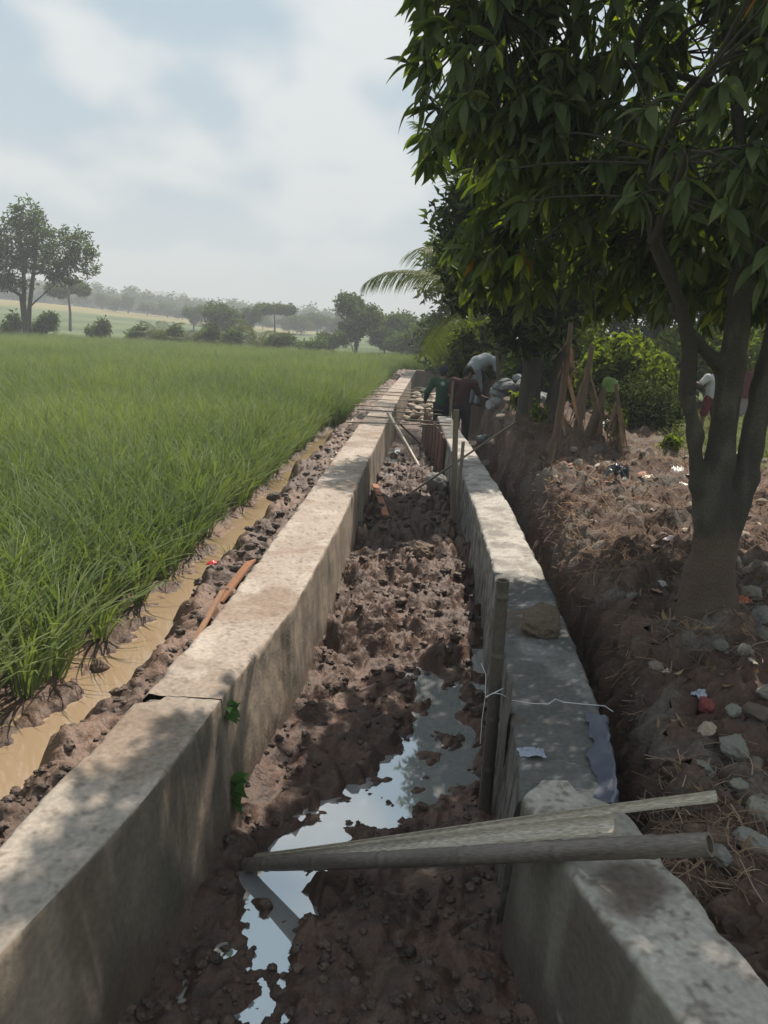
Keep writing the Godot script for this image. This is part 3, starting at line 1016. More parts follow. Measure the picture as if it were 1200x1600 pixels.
func tree(called: String, label: String, cat: String, foot: Vector3, trunks: Array, lobes: Array, count: int, size: float, kind: int, c1: Color, c2: Color, group := "", bark := Color(0.09, 0.08, 0.07)) -> Node3D:
	var t := thing(called, label, cat, foot, group)
	if trunks.size() > 0:
		var s := Shape.new()
		s.col = bark
		for tr in trunks:                                # [points relative to the foot, r0, r1]
			s.tube(tr[0], taper(tr[1], tr[2], tr[0].size() - 1), 8, false, 0.06, count)
		for l in lobes:                                  # a limb into each lobe
			var tr: Array = trunks[0][0]
			var best: Vector3 = tr[-1]
			for tt in trunks:
				for p in tt[0]:
					if p.y < l[0].y and p.distance_to(l[0]) < best.distance_to(l[0]):
						best = p
			s.tube(curve(best, best.lerp(l[0], 0.5) + Vector3(0, 0.1, 0) * l[1].y, l[0], 5), taper(trunks[0][2] * 0.9, trunks[0][2] * 0.25, 5), 5, false)
		piece("trunk", s.done(), M.bark, t)
	var xf := []
	var cols := []
	for i in count:
		var c := in_lobes(lobes, 0.38)
		if ns.get_noise_3dv(c * (0.55 / size)) < -0.12:   # gaps between the sprays
			continue
		var k := size * rng.randf_range(0.65, 1.3)
		xf.append(Transform3D(Basis.from_euler(Vector3(rng.randf_range(-0.7, 0.7), rng.randf() * TAU, rng.randf_range(-0.7, 0.7))).scaled(Vector3.ONE * k), c))
		cols.append(c1.lerp(c2, rng.randf()))
	scatter("crown", spray_mesh(kind), M.leaf, xf, cols, t)
	return t

var ribs := {}
func frond_mesh(length: float, rise: float, fall: float, leaflets: int, ll: float) -> ArrayMesh:   # leaves the origin along +x
	var s := Shape.new()
	var n := 14
	var pts := []
	for i in n + 1:
		var t := float(i) / n
		pts.append(Vector3(length * t * (1.0 - 0.12 * t * t), rise * sin(t * PI * 0.5) - fall * t * t, 0.0))
	s.col = Color(0.30, 0.27, 0.13)
	s.tube(pts, taper(0.03, 0.006, n), 5, false)
	if not ribs.has(length):
		ribs[length] = s.done()
	s = Shape.new()
	for i in leaflets:
		var t := lerpf(0.14, 1.0, float(i) / (leaflets - 1))
		var k := t * n
		var a: int = mini(int(k), n - 1)
		var p: Vector3 = pts[a].lerp(pts[a + 1], k - a)
		var fw: Vector3 = (pts[a + 1] - pts[a]).normalized()
		for sd in [-1.0, 1.0]:
			var l := ll * (0.45 + 0.9 * sin(pow(t, 0.8) * PI * 0.92)) * rng.randf_range(0.85, 1.1)
			var dir := (fw * 0.65 + Vector3(0, 0.12, sd * 0.8)).normalized()
			var k2 := rng.randf_range(0.8, 1.2)
			s.col = Color(0.085 * k2, 0.105 * k2, 0.032 * k2)
			var w := 0.022
			var p0 := p
			var dd := dir
			for q in 4:
				var p1 := p0 + dd * l * 0.25
				var w2: float = [0.022, 0.02, 0.014, 0.0][q]
				s.quad(p0 - fw * w * 0.5, p1 - fw * w2 * 0.5, p1 + fw * w2 * 0.5, p0 + fw * w * 0.5)
				p0 = p1
				w = w2
				dd = (dd + Vector3(0, -0.42 - rng.randf() * 0.25, 0)).normalized()
	return s.done()

func rice_clump(sd: int, blades: int) -> ArrayMesh:
	var g := RandomNumberGenerator.new()
	g.seed = sd
	var s := Shape.new()
	for i in blades:
		var a := g.randf() * TAU
		var rad := g.randf_range(0.0, 0.05)
		var p := Vector3(cos(a) * rad, 0, sin(a) * rad)
		var a2 := a + g.randf_range(-0.7, 0.7)
		var outw := Vector3(cos(a2), 0, sin(a2))
		var lean := g.randf_range(0.03, 0.30)
		var dir := (Vector3.UP + outw * lean).normalized()
		var len := g.randf_range(0.42, 0.74)
		var side := outw.cross(Vector3.UP).normalized().rotated(Vector3.UP, g.randf_range(-0.8, 0.8))
		var k := g.randf_range(0.75, 1.25)
		s.col = Color(k * g.randf_range(0.9, 1.15), k, k * g.randf_range(0.8, 1.1))
		if g.randf() < 0.06:
			s.col = Color(1.45, 1.15, 1.0)
		var w := g.randf_range(0.0032, 0.0058)
		var curl := g.randf_range(0.06, 0.34)
		var nseg := 5
		for q in nseg:
			var p1 := p + dir * len / nseg
			var w2: float = w * [1.1, 1.15, 0.95, 0.6, 0.05][q] / [1.0, 1.1, 1.15, 0.95, 0.6][q]
			s.quad(p - side * w, p1 - side * w2, p1 + side * w2, p + side * w)
			p = p1
			w = w2
			dir = (dir + outw * curl * (0.35 + 0.35 * q) + Vector3(0, -0.10 * q * curl * 3.0, 0)).normalized()
	return s.done()
func make_rice() -> void:
	var var_mesh := []
	for i in 4:
		var_mesh.append(rice_clump(100 + i, 36))
	var xf := [[], [], [], []]
	var cols := [[], [], [], []]
	var d := 1.0
	while d < 46.0:
		var gap := 0.185 if d < 14.0 else (0.22 if d < 26.0 else 0.27)
		var x := -0.62 * d - 3.5
		var end: float = along(LO, d) - 0.74 if d < 30.6 else lerpf(along(LO, 30.6) - 0.7, 9.0, sstep(32.5, 34.0, d))
		if d > 14.0 and d < 30.6:
			end = along(LO, d) - 0.5
		end += 0.08 * na.get_noise_2d(d * 30.0, 200.0)
		while x < end:
			var p := Vector3(x + rng.randf_range(-0.06, 0.06), -0.30, -d + rng.randf_range(-0.06, 0.06))
			if p.x < end and d < lerpf(37.0, 46.0, clampf(-x / 20.0, 0.0, 1.0)):
				var n := na.get_noise_3dv(p * 5.0)
				var k := rng.randi() % 4
				var h := rng.randf_range(0.92, 1.24) * (1.0 + 0.12 * n) * lerpf(0.72, 1.0, sstep(0.0, 0.5, end - x))
				var tilt := Basis.from_euler(Vector3(rng.randf_range(-0.14, 0.14), rng.randf() * TAU, rng.randf_range(-0.14, 0.14)))
				xf[k].append(Transform3D(tilt.scaled(Vector3(1.25, h, 1.25) * (1.0 if d < 14 else 1.15)), p))
				cols[k].append(Color(0.150, 0.200, 0.086).lerp(Color(0.225, 0.275, 0.118), clampf(0.5 + n * 1.2 + rng.randf_range(-0.3, 0.3), 0, 1)))
			x += gap
		d += gap
	var t := thing("rice_field", "dense green rice plants filling the flooded field beside the canal", "rice")
	t.set_meta("kind", "stuff")
	for k in 4:
		scatter("rice_plants", var_mesh[k], M.rice, xf[k], cols[k], t)
	print("rice ", xf[0].size() * 4)
func weeds(label: String, spots: Array, h: float, group: String) -> void:
	var m := rice_clump(300, 9)
	for p in spots:
		var o := piece("grass_tuft", m, M.tuft)
		tag(o, label, "grass", group)
		o.position = p
		o.rotation.y = rng.randf() * TAU
		o.scale = Vector3(h * 1.6, h, h * 1.6)

func make_palm() -> void:
	var foot := at(786, 600, 16.0)
	foot.y = 0.30
	var t := thing("coconut_palm", "young coconut palm with drooping fronds behind the stone heap", "palm tree", foot)
	var s := Shape.new()
	s.col = Color(0.13, 0.11, 0.09)
	var top := at(766, 466, 16.0) - foot
	s.tube(curve(Vector3(0, -0.2, 0), Vector3(0.05, 0.8, 0), top, 8), taper(0.16, 0.10, 8), 10, false, 0.05, 3)
	piece("trunk", s.done(), M.bark, t)
	var f1 := frond_mesh(2.75, 0.75, 0.55, 60, 0.75)
	var f2 := frond_mesh(4.0, 1.0, 0.35, 64, 0.5)
	# yaw, lift, mesh
	for q in [[PI - 0.1, 0.02, 0], [PI - 0.25, 0.92, 1], [PI - 0.9, 0.1, 0], [PI + 0.9, 0.2, 0], [0.4, 0.5, 0], [-0.6, 0.1, 0], [1.2, 0.3, 0], [-1.5, 0.5, 0], [PI * 0.62, 0.3, 0], [PI - 1.0, -0.6, 0]]:
		var o := piece("frond", f1 if q[2] == 0 else f2, M.leaf, t)
		o.basis = Basis(Vector3.UP, q[0]) * Basis(Vector3(0, 0, 1), q[1])
		o.position = top
		piece("midrib", ribs[2.75] if q[2] == 0 else ribs[4.0], M.leaf, o)

func banana_leaf(length: float, width: float, droop: float, torn: int) -> ArrayMesh:
	var s := Shape.new()
	var n := 16
	var p := Vector3.ZERO
	var ang := 0.15
	var rows := []
	for i in n + 1:
		var t := float(i) / n
		var w := width * 0.5 * sin(PI * pow(clampf(t * 0.94 + 0.06, 0, 1), 0.8))
		rows.append([p, w, ang])
		ang += droop / n
		p += Vector3(0, cos(ang), -sin(ang)) * length / n
	for i in n:
		var a: Array = rows[i]
		var b: Array = rows[i + 1]
		for sd in [-1.0, 1.0]:
			var g := rng.randf_range(-0.5, 0.3) if torn > 0 else 0.25
			var k := rng.randf_range(0.85, 1.15)
			s.col = Color(k, k, k)
			var qa: Vector3 = a[0] + Vector3(sd * a[1], -a[1] * 0.3 * g, a[1] * g)
			var qb: Vector3 = b[0] + Vector3(sd * b[1], -b[1] * 0.3 * g, b[1] * g)
			s.quad(a[0], b[0], qb, qa)
	return s.done()
func banana_stem(label: String, a: Vector3, b: Vector3, r: float, leaves: Array, dry: int) -> void:
	var t := thing("banana_stem", label, "banana plant", a, "cut banana stems on the spoil heap")
	var s := Shape.new()
	s.col = Color(0.21, 0.15, 0.105)
	var pts := curve(Vector3(0, -0.08, 0), (b - a) * 0.5 + Vector3(0.03, 0, 0), b - a, 10)
	s.tube(pts, taper(r * 1.2, r * 0.55, 10), 14, true, 0.22, int(r * 1000))
	piece("stem", s.done(), M.bark, t)
	for i in dry * 2 + 4:                                       # dry hanging sheaths
		var o := piece("dry_leaf", banana_leaf(rng.randf_range(0.3, 0.8), 0.04, rng.randf_range(-0.3, 0.5), 1), M.dry, t)
		var k := rng.randf_range(0.3, 1.0)
		o.transform = turn_to(pts[int(k * 10)], Vector3(rng.randfn() * 0.22, -1.0, rng.randfn() * 0.22), rv(), 1, 1)
		o.material_override = M.dry_brown
	for l in leaves:
		var o := piece("leaf", banana_leaf(l[0], l[1], l[2], 0), M.banana, t)
		o.transform = turn_to(b - a, l[3], l[4], 1, 1)

# ---------- people ----------
func hand(s: Shape, wrist: Vector3, dir: Vector3, palm: Vector3, k: float) -> void:
	var d := dir.normalized()
	var side := d.cross(palm).normalized()
	var bones := [[wrist, wrist + d * 0.07 * k, 0.026 * k, 0.032 * k], [wrist + d * 0.03 * k + side * 0.012 * k, wrist + d * 0.085 * k + side * 0.02 * k, 0.022 * k, 0.016 * k], [wrist + d * 0.03 * k - side * 0.012 * k, wrist + d * 0.085 * k - side * 0.02 * k, 0.022 * k, 0.016 * k]]
	body(bones, 0.008 * k, 0.015, s)
	var ln := [0.075, 0.085, 0.078, 0.06]
	for i in 4:
		var r := wrist + d * 0.085 * k + side * (0.027 - 0.018 * i) * k
		var m: Vector3 = r + (d + palm * 0.25).normalized() * ln[i] * 0.5 * k
		s.tube([r - d * 0.015 * k, r, m, m + (d + palm * 0.8).normalized() * ln[i] * 0.5 * k], [0.009 * k, 0.009 * k, 0.008 * k, 0.006 * k], 6)
	var th := wrist + d * 0.03 * k + side * 0.03 * k
	var tm := th + (d * 0.7 + side * 0.7 + palm * 0.2).normalized() * 0.035 * k
	s.tube([th - side * 0.01 * k, th, tm, tm + (d + palm * 0.4).normalized() * 0.03 * k], [0.011 * k, 0.011 * k, 0.01 * k, 0.007 * k], 6)
# J holds joints in the person's own axes (y up, facing -z), metres; k is the size against an adult of 1.65 m
func person(label: String, where: Vector3, yaw: float, k: float, J: Dictionary, look: Dictionary, group := "") -> Node3D:
	var t := thing("person", label, "person", where, group)
	t.rotation.y = yaw
	var P := {}
	for j in J:
		P[j] = J[j] * k
	var s := Shape.new()
	s.col = look.skin
	var fwd: Vector3 = (P.face as Vector3).normalized()
	var up: Vector3 = (P.crown as Vector3).normalized()
	var hc: Vector3 = P.head
	var bones := [[P.pelvis, P.waist, 0.125 * k, 0.115 * k], [P.waist, P.chest, 0.115 * k, 0.125 * k], [P.chest, P.neck, 0.10 * k, 0.06 * k], [P.neck, hc - up * 0.05 * k, 0.052 * k, 0.05 * k]]
	for sd in ["l", "r"]:
		bones.append([P.chest + (P["sh" + sd] - P.chest) * 0.35 + Vector3(0, 0.02, 0) * k, P["sh" + sd], 0.08 * k, 0.062 * k])
		bones.append([P["sh" + sd], P["el" + sd], 0.05 * k, 0.038 * k])
		bones.append([P["el" + sd], P["wr" + sd], 0.038 * k, 0.025 * k])
		bones.append([P["hp" + sd], P["kn" + sd], 0.082 * k, 0.055 * k])
		bones.append([P["kn" + sd], P["an" + sd], 0.054 * k, 0.036 * k])
		var toe: Vector3 = P["an" + sd] + Vector3(0, -0.045, -0.14) * k
		bones.append([P["an" + sd] + Vector3(0, -0.03, 0.03) * k, toe, 0.038 * k, 0.026 * k])
	body(bones, 0.02 * maxf(k, 0.75), 0.035 * k, s)
	var side := fwd.cross(up).normalized()
	var hb := [[hc + up * 0.035 * k - fwd * 0.012 * k, hc + up * 0.025 * k + fwd * 0.012 * k, 0.083 * k, 0.078 * k], [hc - up * 0.03 * k + fwd * 0.02 * k, hc - up * 0.085 * k + fwd * 0.045 * k, 0.062 * k, 0.032 * k],
		[hc + up * 0.012 * k + fwd * 0.09 * k, hc - up * 0.022 * k + fwd * 0.105 * k, 0.010 * k, 0.015 * k], [hc - up * 0.055 * k + fwd * 0.078 * k + side * 0.016 * k, hc - up * 0.055 * k + fwd * 0.078 * k - side * 0.016 * k, 0.012 * k, 0.012 * k],
		[hc + side * 0.082 * k, hc + side * 0.085 * k - up * 0.03 * k, 0.016 * k, 0.012 * k], [hc - side * 0.082 * k, hc - side * 0.085 * k - up * 0.03 * k, 0.016 * k, 0.012 * k], [hc - up * 0.05 * k, P.neck, 0.055 * k, 0.052 * k]]
	body(hb, 0.009 * maxf(k, 0.75), 0.02 * k, s)
	for sd in ["l", "r"]:
		var w: Vector3 = P["wr" + sd]
		var dirn: Vector3 = w - P["el" + sd]
		hand(s, w, dirn, (Vector3(0.1, 0, -1) - dirn.normalized() * Vector3(0.1, 0, -1).dot(dirn.normalized())).normalized(), k)
	piece("body", s.done(), M.skin, t)
	for e in [-1.0, 1.0]:
		var es := Shape.new()
		es.col = Color(0.02, 0.015, 0.012)
		var ep: Vector3 = hc + up * 0.012 * k + fwd * 0.083 * k + side * e * 0.03 * k
		es.tube([ep - side * 0.012 * k, ep + fwd * 0.004 * k, ep + side * 0.012 * k], [0.003 * k, 0.007 * k, 0.003 * k], 6)
		piece("eye", es.done(), M.skin, t)
	# hair
	var hs := Shape.new()
	hs.col = Color(0.02, 0.017, 0.015)
	body([[hc + up * 0.045 * k - fwd * 0.02 * k, hc + up * 0.05 * k + fwd * 0.02 * k, 0.086 * k, 0.076 * k], [hc - fwd * 0.035 * k, hc - up * 0.04 * k - fwd * 0.045 * k, 0.07 * k, 0.05 * k]], 0.01 * maxf(k, 0.75), 0.02, hs)
	piece("hair", hs.done(), M.cloth, t)
	# shirt
	var ss := Shape.new()
	ss.col = look.shirt
	var sb := [[P.pelvis + Vector3(0, 0.01, 0), P.waist, 0.148 * k, 0.14 * k], [P.waist, P.chest, 0.14 * k, 0.148 * k], [P.chest, P.neck - (P.neck - P.chest) * 0.25, 0.12 * k, 0.075 * k]]
	for sd in ["l", "r"]:
		sb.append([P.chest + (P["sh" + sd] - P.chest) * 0.35 + Vector3(0, 0.02, 0) * k, P["sh" + sd], 0.1 * k, 0.078 * k])
		sb.append([P["sh" + sd], P["sh" + sd].lerp(P["el" + sd], look.sleeve), 0.074 * k, 0.066 * k])
		if look.sleeve >= 1.0:
			sb.append([P["el" + sd], P["el" + sd].lerp(P["wr" + sd], 0.9), 0.062 * k, 0.042 * k])
	body(sb, 0.018 * maxf(k, 0.75), 0.04 * k, ss, 0.008)
	piece("shirt", ss.done(), M.cloth, t)
	var ps := Shape.new()
	ps.col = look.trousers
	var pb := [[P.pelvis - Vector3(0, 0.06, 0) * k, P.pelvis + Vector3(0, 0.03, 0) * k, 0.135 * k, 0.13 * k]]
	for sd in ["l", "r"]:
		pb.append([P["hp" + sd], P["kn" + sd].lerp(P["hp" + sd], 0.0 if look.short < 0.5 else 0.18), 0.105 * k, (0.075 if look.short < 0.5 else 0.095) * k])
		if look.short < 0.5:
			pb.append([P["kn" + sd], P["an" + sd] + Vector3(0, 0.03, 0) * k, 0.075 * k, 0.06 * k])
	body(pb, 0.018 * maxf(k, 0.75), 0.03 * k, ps, 0.006)
	piece("trousers" if look.short < 0.5 else "shorts", ps.done(), M.cloth, t)
	if look.has("cap"):
		var cs := Shape.new()
		cs.col = look.cap
		body([[hc + up * 0.06 * k - fwd * 0.012 * k, hc + up * 0.06 * k + fwd * 0.012 * k, 0.096 * k, 0.094 * k]], 0.009, 0.02, cs)
		var cp := piece("cap", cs.done(), M.cloth, t)
		var vs := Shape.new()
		vs.col = look.cap
		body([[hc + up * 0.045 * k + fwd * 0.07 * k + side * 0.03, hc + up * 0.035 * k + fwd * 0.15 * k + side * 0.02, 0.022 * k, 0.014 * k], [hc + up * 0.045 * k + fwd * 0.07 * k - side * 0.03, hc + up * 0.035 * k + fwd * 0.15 * k - side * 0.02, 0.022 * k, 0.014 * k]], 0.008, 0.02, vs)
		piece("visor", vs.done(), M.cloth, cp)
	return t
func standing() -> Dictionary:
	return {"pelvis": Vector3(0, 0.92, 0), "waist": Vector3(0, 1.05, 0), "chest": Vector3(0, 1.26, 0), "neck": Vector3(0, 1.42, 0), "head": Vector3(0, 1.54, -0.02), "face": Vector3(0, 0, -1), "crown": Vector3(0, 1, 0),
		"shl": Vector3(-0.19, 1.36, 0), "ell": Vector3(-0.25, 1.08, 0.02), "wrl": Vector3(-0.25, 0.84, -0.06), "shr": Vector3(0.19, 1.36, 0), "elr": Vector3(0.25, 1.08, 0.02), "wrr": Vector3(0.25, 0.84, -0.06),
		"hpl": Vector3(-0.09, 0.86, 0), "knl": Vector3(-0.1, 0.47, -0.02), "anl": Vector3(-0.11, 0.08, 0.02), "hpr": Vector3(0.09, 0.86, 0), "knr": Vector3(0.1, 0.47, -0.02), "anr": Vector3(0.11, 0.08, 0.02)}
func make_people() -> void:
	# two men in the trench past the end of the new wall, backs to us
	var a := standing()
	a.ell = Vector3(-0.33, 1.12, -0.02); a.wrl = Vector3(-0.38, 0.93, -0.22)
	a.wrr = Vector3(0.22, 0.86, -0.1)
	a.head = Vector3(0.0, 1.53, -0.05); a.face = Vector3(0.5, -0.35, -1); a.crown = Vector3(0, 1, -0.3)
	var p := at(690, 645, 15.4)
	var t := person("man in a green shirt and dark blue cap standing in the trench", Vector3(p.x, -0.72, -15.4), -0.12, 0.93, a, {"skin": Color(0.13, 0.075, 0.05), "shirt": Color(0.018, 0.085, 0.045), "trousers": Color(0.02, 0.02, 0.024), "sleeve": 1.0, "short": 0.0, "cap": Color(0.018, 0.024, 0.05)})
	var e := Shape.new()                                  # round white emblem on the back of the shirt
	e.col = Color(0.55, 0.6, 0.57)
	for q in [[0.036, 0.026], [0.014, 0.004]]:
		for i in 20:
			var b0 := TAU * i / 20
			var b1 := TAU * (i + 1) / 20
			var zc := func(x: float) -> float: return 0.158 - x * x * 1.6
			var pts := []
			for w in [[b0, q[0]], [b1, q[0]], [b1, q[1]], [b0, q[1]]]:
				var x: float = cos(w[0]) * w[1] * 1.15
				pts.append(Vector3(x, 1.235 + sin(w[0]) * w[1], zc.call(x)))
			e.quad(pts[0], pts[1], pts[2], pts[3])
	piece("emblem", e.done(), M.plain, t)
	var b := standing()
	b.chest = Vector3(0.02, 1.25, -0.04); b.neck = Vector3(0.05, 1.40, -0.07); b.head = Vector3(0.08, 1.52, -0.11)
	b.face = Vector3(0.9, -0.3, -0.6); b.crown = Vector3(0.1, 1, -0.15)
	b.shr = Vector3(0.22, 1.33, -0.05); b.elr = Vector3(0.34, 1.08, -0.12); b.wrr = Vector3(0.55, 1.02, -0.22)
	b.wrl = Vector3(-0.12, 0.95, -0.2)
	p = at(721, 640, 14.9)
	person("man in a dark maroon shirt reaching right towards the stones on the bank", Vector3(p.x, -0.70, -14.9), -0.15, 0.95, b, {"skin": Color(0.12, 0.07, 0.048), "shirt": Color(0.075, 0.022, 0.026), "trousers": Color(0.025, 0.024, 0.03), "sleeve": 0.75, "short": 0.0, "cap": Color(0.03, 0.02, 0.018)})
	# a third bends over the stones on the bank, turned to the right
	var c := standing()
	c.pelvis = Vector3(0, 0.82, 0.1); c.waist = Vector3(0, 0.93, 0.0); c.chest = Vector3(0, 1.0, -0.24); c.neck = Vector3(0, 0.98, -0.42); c.head = Vector3(0, 0.93, -0.55); c.face = Vector3(0, -0.9, -0.45); c.crown = Vector3(0, -0.3, -1)
	c.shl = Vector3(-0.18, 0.98, -0.36); c.shr = Vector3(0.18, 0.98, -0.36); c.ell = Vector3(-0.2, 0.70, -0.4); c.elr = Vector3(0.2, 0.70, -0.42); c.wrl = Vector3(-0.12, 0.48, -0.5); c.wrr = Vector3(0.14, 0.47, -0.52)
	c.hpl = Vector3(-0.09, 0.78, 0.1); c.hpr = Vector3(0.09, 0.78, 0.1); c.knl = Vector3(-0.1, 0.44, -0.02); c.knr = Vector3(0.1, 0.44, -0.02)
	p = at(743, 600, 16.6)
	person("man in a pale blue-white shirt bending over the stone heap", Vector3(p.x, -0.02, -16.6), -0.95, 0.98, c, {"skin": Color(0.1, 0.06, 0.042), "shirt": Color(0.50, 0.56, 0.60), "trousers": Color(0.36, 0.40, 0.43), "sleeve": 0.6, "short": 0.0})
	# schoolchild between the stems of the near tree
	var d := standing()
	d.ell = Vector3(-0.36, 1.18, -0.03); d.wrl = Vector3(-0.46, 1.27, -0.2)
	d.elr = Vector3(0.42, 1.26, 0.0); d.wrr = Vector3(0.64, 1.28, -0.02)
	d.anl = Vector3(-0.18, 0.08, 0.0); d.knl = Vector3(-0.15, 0.47, -0.03)
	d.anr = Vector3(0.16, 0.08, 0.05); d.knr = Vector3(0.14, 0.47, 0.0)
	p = on(1103, 686, 0.02)
	p.y = bank_y(p.x, p.z)
	person("child in white shirt and dark red shorts standing on the grass with arms out", p, 0.35, 0.68, d, {"skin": Color(0.12, 0.068, 0.045), "shirt": Color(0.66, 0.67, 0.67), "trousers": Color(0.16, 0.016, 0.02), "sleeve": 0.75, "short": 1.0})

# ---------- small things ----------
func bar(a: Vector3, b: Vector3, up := Vector3.UP) -> Transform3D:       # frame at the middle of a-b, x along it
	var x := (b - a).normalized()
	var z := x.cross(up)
	if z.length() < 0.05:
		z = x.cross(Vector3(0, 0, 1))
	z = z.normalized()
	return Transform3D(Basis(x, z.cross(x).normalized(), z), (a + b) * 0.5)
func plank(called: String, label: String, cat: String, a: Vector3, b: Vector3, w: float, th: float, col: Color, up := Vector3.UP, group := "") -> MeshInstance3D:
	var s := Shape.new()
	s.col = col
	var l := (b - a).length()
	var n := maxi(2, int(l / 0.15))
	# a sawn board: slightly waney edges, rounded arrises
	var prof := [Vector2(-0.5, -0.4), Vector2(-0.46, -0.5), Vector2(0.46, -0.5), Vector2(0.5, -0.4), Vector2(0.5, 0.4), Vector2(0.46, 0.5), Vector2(-0.46, 0.5), Vector2(-0.5, 0.4)]
	var sd := rng.randf() * 50.0
	for i in n + 1:
		var x := -l * 0.5 + l * i / n
		for q in prof:
			var wob := 1.0 + 0.10 * na.get_noise_2d(x * 160.0 + sd * 20.0, q.x * 90.0)
			s.v.append(Vector3(x + (0.006 * sin(q.x * 40 + sd) if i == 0 or i == n else 0.0), q.y * th + 0.003 * sin(x * 5 + sd), q.x * w * wob))
			var k := 1.0 + 0.35 * nb.get_noise_2d(x * 60.0 + sd * 9.0, q.x * 30.0)
			s.c.append(Color(col.r * k, col.g * k, col.b * k))
	s.n.resize(s.v.size())
	for i in n:
		for j in 8:
			var p := i * 8 + j
			var q := i * 8 + (j + 1) % 8
			s.ix.append_array(PackedInt32Array([p, q, q + 8, p, q + 8, p + 8]))
	s.smooth_from(0, 0)
	for e in 2:
		var base := 0 if e == 0 else n * 8
		for j in range(1, 7):
			s.tri(s.v[base], s.v[base + j + e], s.v[base + j + 1 - e])
	var o := piece(called, s.done(), M.wood)
	o.transform = bar(a, b, up)
	tag(o, label, cat, group)
	return o
func bamboo(called: String, label: String, cat: String, a: Vector3, b: Vector3, r0: float, r1: float, gap: float, col: Color, group := "", split := 0.0, up := Vector3.UP) -> Node3D:
	var t := thing(called, label, cat, Vector3.ZERO, group)
	t.transform = bar(a, b, up)
	var l := (b - a).length()
	if split == 0.0:
		var pts := []
		var rad := []
		var x := -l * 0.5
		var next := x + gap * 0.4
		while x < l * 0.5:
			var k := (x + l * 0.5) / l
			var near := absf(x - next)
			var r := lerpf(r0, r1, k) * (1.0 + 0.10 * exp(-near * near / 0.00012) - 0.06 * exp(-pow(near - 0.02, 2) / 0.0003))
			pts.append(Vector3(x, 0.004 * sin(x * 2.3), 0.003 * cos(x * 3.1)))
			rad.append(r)
			x += 0.006 if near < 0.035 else 0.03
			if x > next + 0.05:
				next += gap * rng.randf_range(0.85, 1.15)
		var s := Shape.new()
		s.col = col
		s.tube(pts, rad, 14, false)
		for i in s.v.size():
			var k := 1.0 + 0.45 * na.get_noise_3d(s.v[i].x * 40.0, s.v[i].y * 300.0, s.v[i].z * 300.0 + l * 10)
			s.c[i] = Color(col.r * k, col.g * k, col.b * k)
		# hollow cut ends
		for e in 2:
			var p: Vector3 = pts[0] if e == 0 else pts[-1]
			var r: float = rad[0] if e == 0 else rad[-1]
			var sg := -1.0 if e == 0 else 1.0
			for j in 14:
				var a0 := TAU * j / 14
				var a1 := TAU * (j + 1) / 14
				var d0 := Vector3(0, cos(a0), sin(a0))
				var d1 := Vector3(0, cos(a1), sin(a1))
				s.col = Color(0.24, 0.20, 0.15)
				s.quad(p + d0 * r, p + d1 * r, p + d1 * r * 0.72, p + d0 * r * 0.72)
				s.col = Color(0.17, 0.14, 0.105)
				s.quad(p + d0 * r * 0.72, p + d1 * r * 0.72, p + d1 * r * 0.72 - Vector3(sg * 0.012, 0, 0), p + d0 * r * 0.72 - Vector3(sg * 0.012, 0, 0))
				s.tri(p - Vector3(sg * 0.012, 0, 0), p + d0 * r * 0.72 - Vector3(sg * 0.012, 0, 0), p + d1 * r * 0.72 - Vector3(sg * 0.012, 0, 0))
		piece("culm", s.done(), M.bamboo, t)
	else:                                                # a split length, hollow side up
		var s := Shape.new()
		var n := int(l / 0.02)
		var m := 9
		for side in 2:
			var k0 := s.v.size()
			var i0 := s.ix.size()
			for i in n + 1:
				var x := -l * 0.5 + l * i / n
				var k := float(i) / n
				var ring := exp(-pow(fposmod(x + 9.0, gap) - gap * 0.5, 2) / 0.0001)
				var r := lerpf(r0, r1, k)
				r = r * (1.0 + 0.06 * ring) if side == 0 else r - 0.006 - (0.007 * ring)
				for j in m:
					var a0 := PI + (PI - split) * 0.5 + split * j / (m - 1)
					s.v.append(Vector3(x, sin(a0) * r + 0.004 * sin(x * 3.0), cos(a0) * r))
					s.n.append(Vector3.UP)
					var f := 1.0 + 0.3 * na.get_noise_3d(x * 40.0, j * 20.0, side * 30.0)
					var cc := col if side == 1 else Color(0.28, 0.25, 0.19)
					s.c.append(Color(cc.r * f, cc.g * f, cc.b * f))
			for i in n:
				for j in m - 1:
					var p := k0 + i * m + j
					s.ix.append_array(PackedInt32Array([p, p + m, p + m + 1, p, p + m + 1, p + 1]))
			s.smooth_from(k0, i0)
		s.col = Color(0.46, 0.42, 0.33)
		var off := (n + 1) * m
		for i in n:                                      # sawn edges
			for j in [0, m - 1]:
				var p: int = i * m + j
				s.quad(s.v[p], s.v[p + m], s.v[p + m + off], s.v[p + off])
		for j in m - 1:
			s.quad(s.v[j], s.v[j + 1], s.v[j + 1 + off], s.v[j + off])
			s.quad(s.v[n * m + j], s.v[n * m + j + 1], s.v[n * m + j + 1 + off], s.v[n * m + j + off])
		piece("culm", s.done(), M.bamboo, t)
	return t
func stone(called: String, label: String, cat: String, p: Vector3, size: Vector3, col: Color, group := "", rough := 0.18, cuts := 6, lv := 3) -> MeshInstance3D:
	var key := "stone%s" % col.to_html(false)
	if not M.has(key):
		var m: StandardMaterial3D = M.stone.duplicate()
		m.albedo_color = col.linear_to_srgb()
		M[key] = m
	var o := piece(called, rock(size, rng.randi() % 4000, lv, rough, cuts), M[key])
	o.position = p
	o.rotation = Vector3(rng.randf_range(-0.3, 0.3), rng.randf() * TAU, rng.randf_range(-0.3, 0.3))
	tag(o, label, cat, group)
	return o
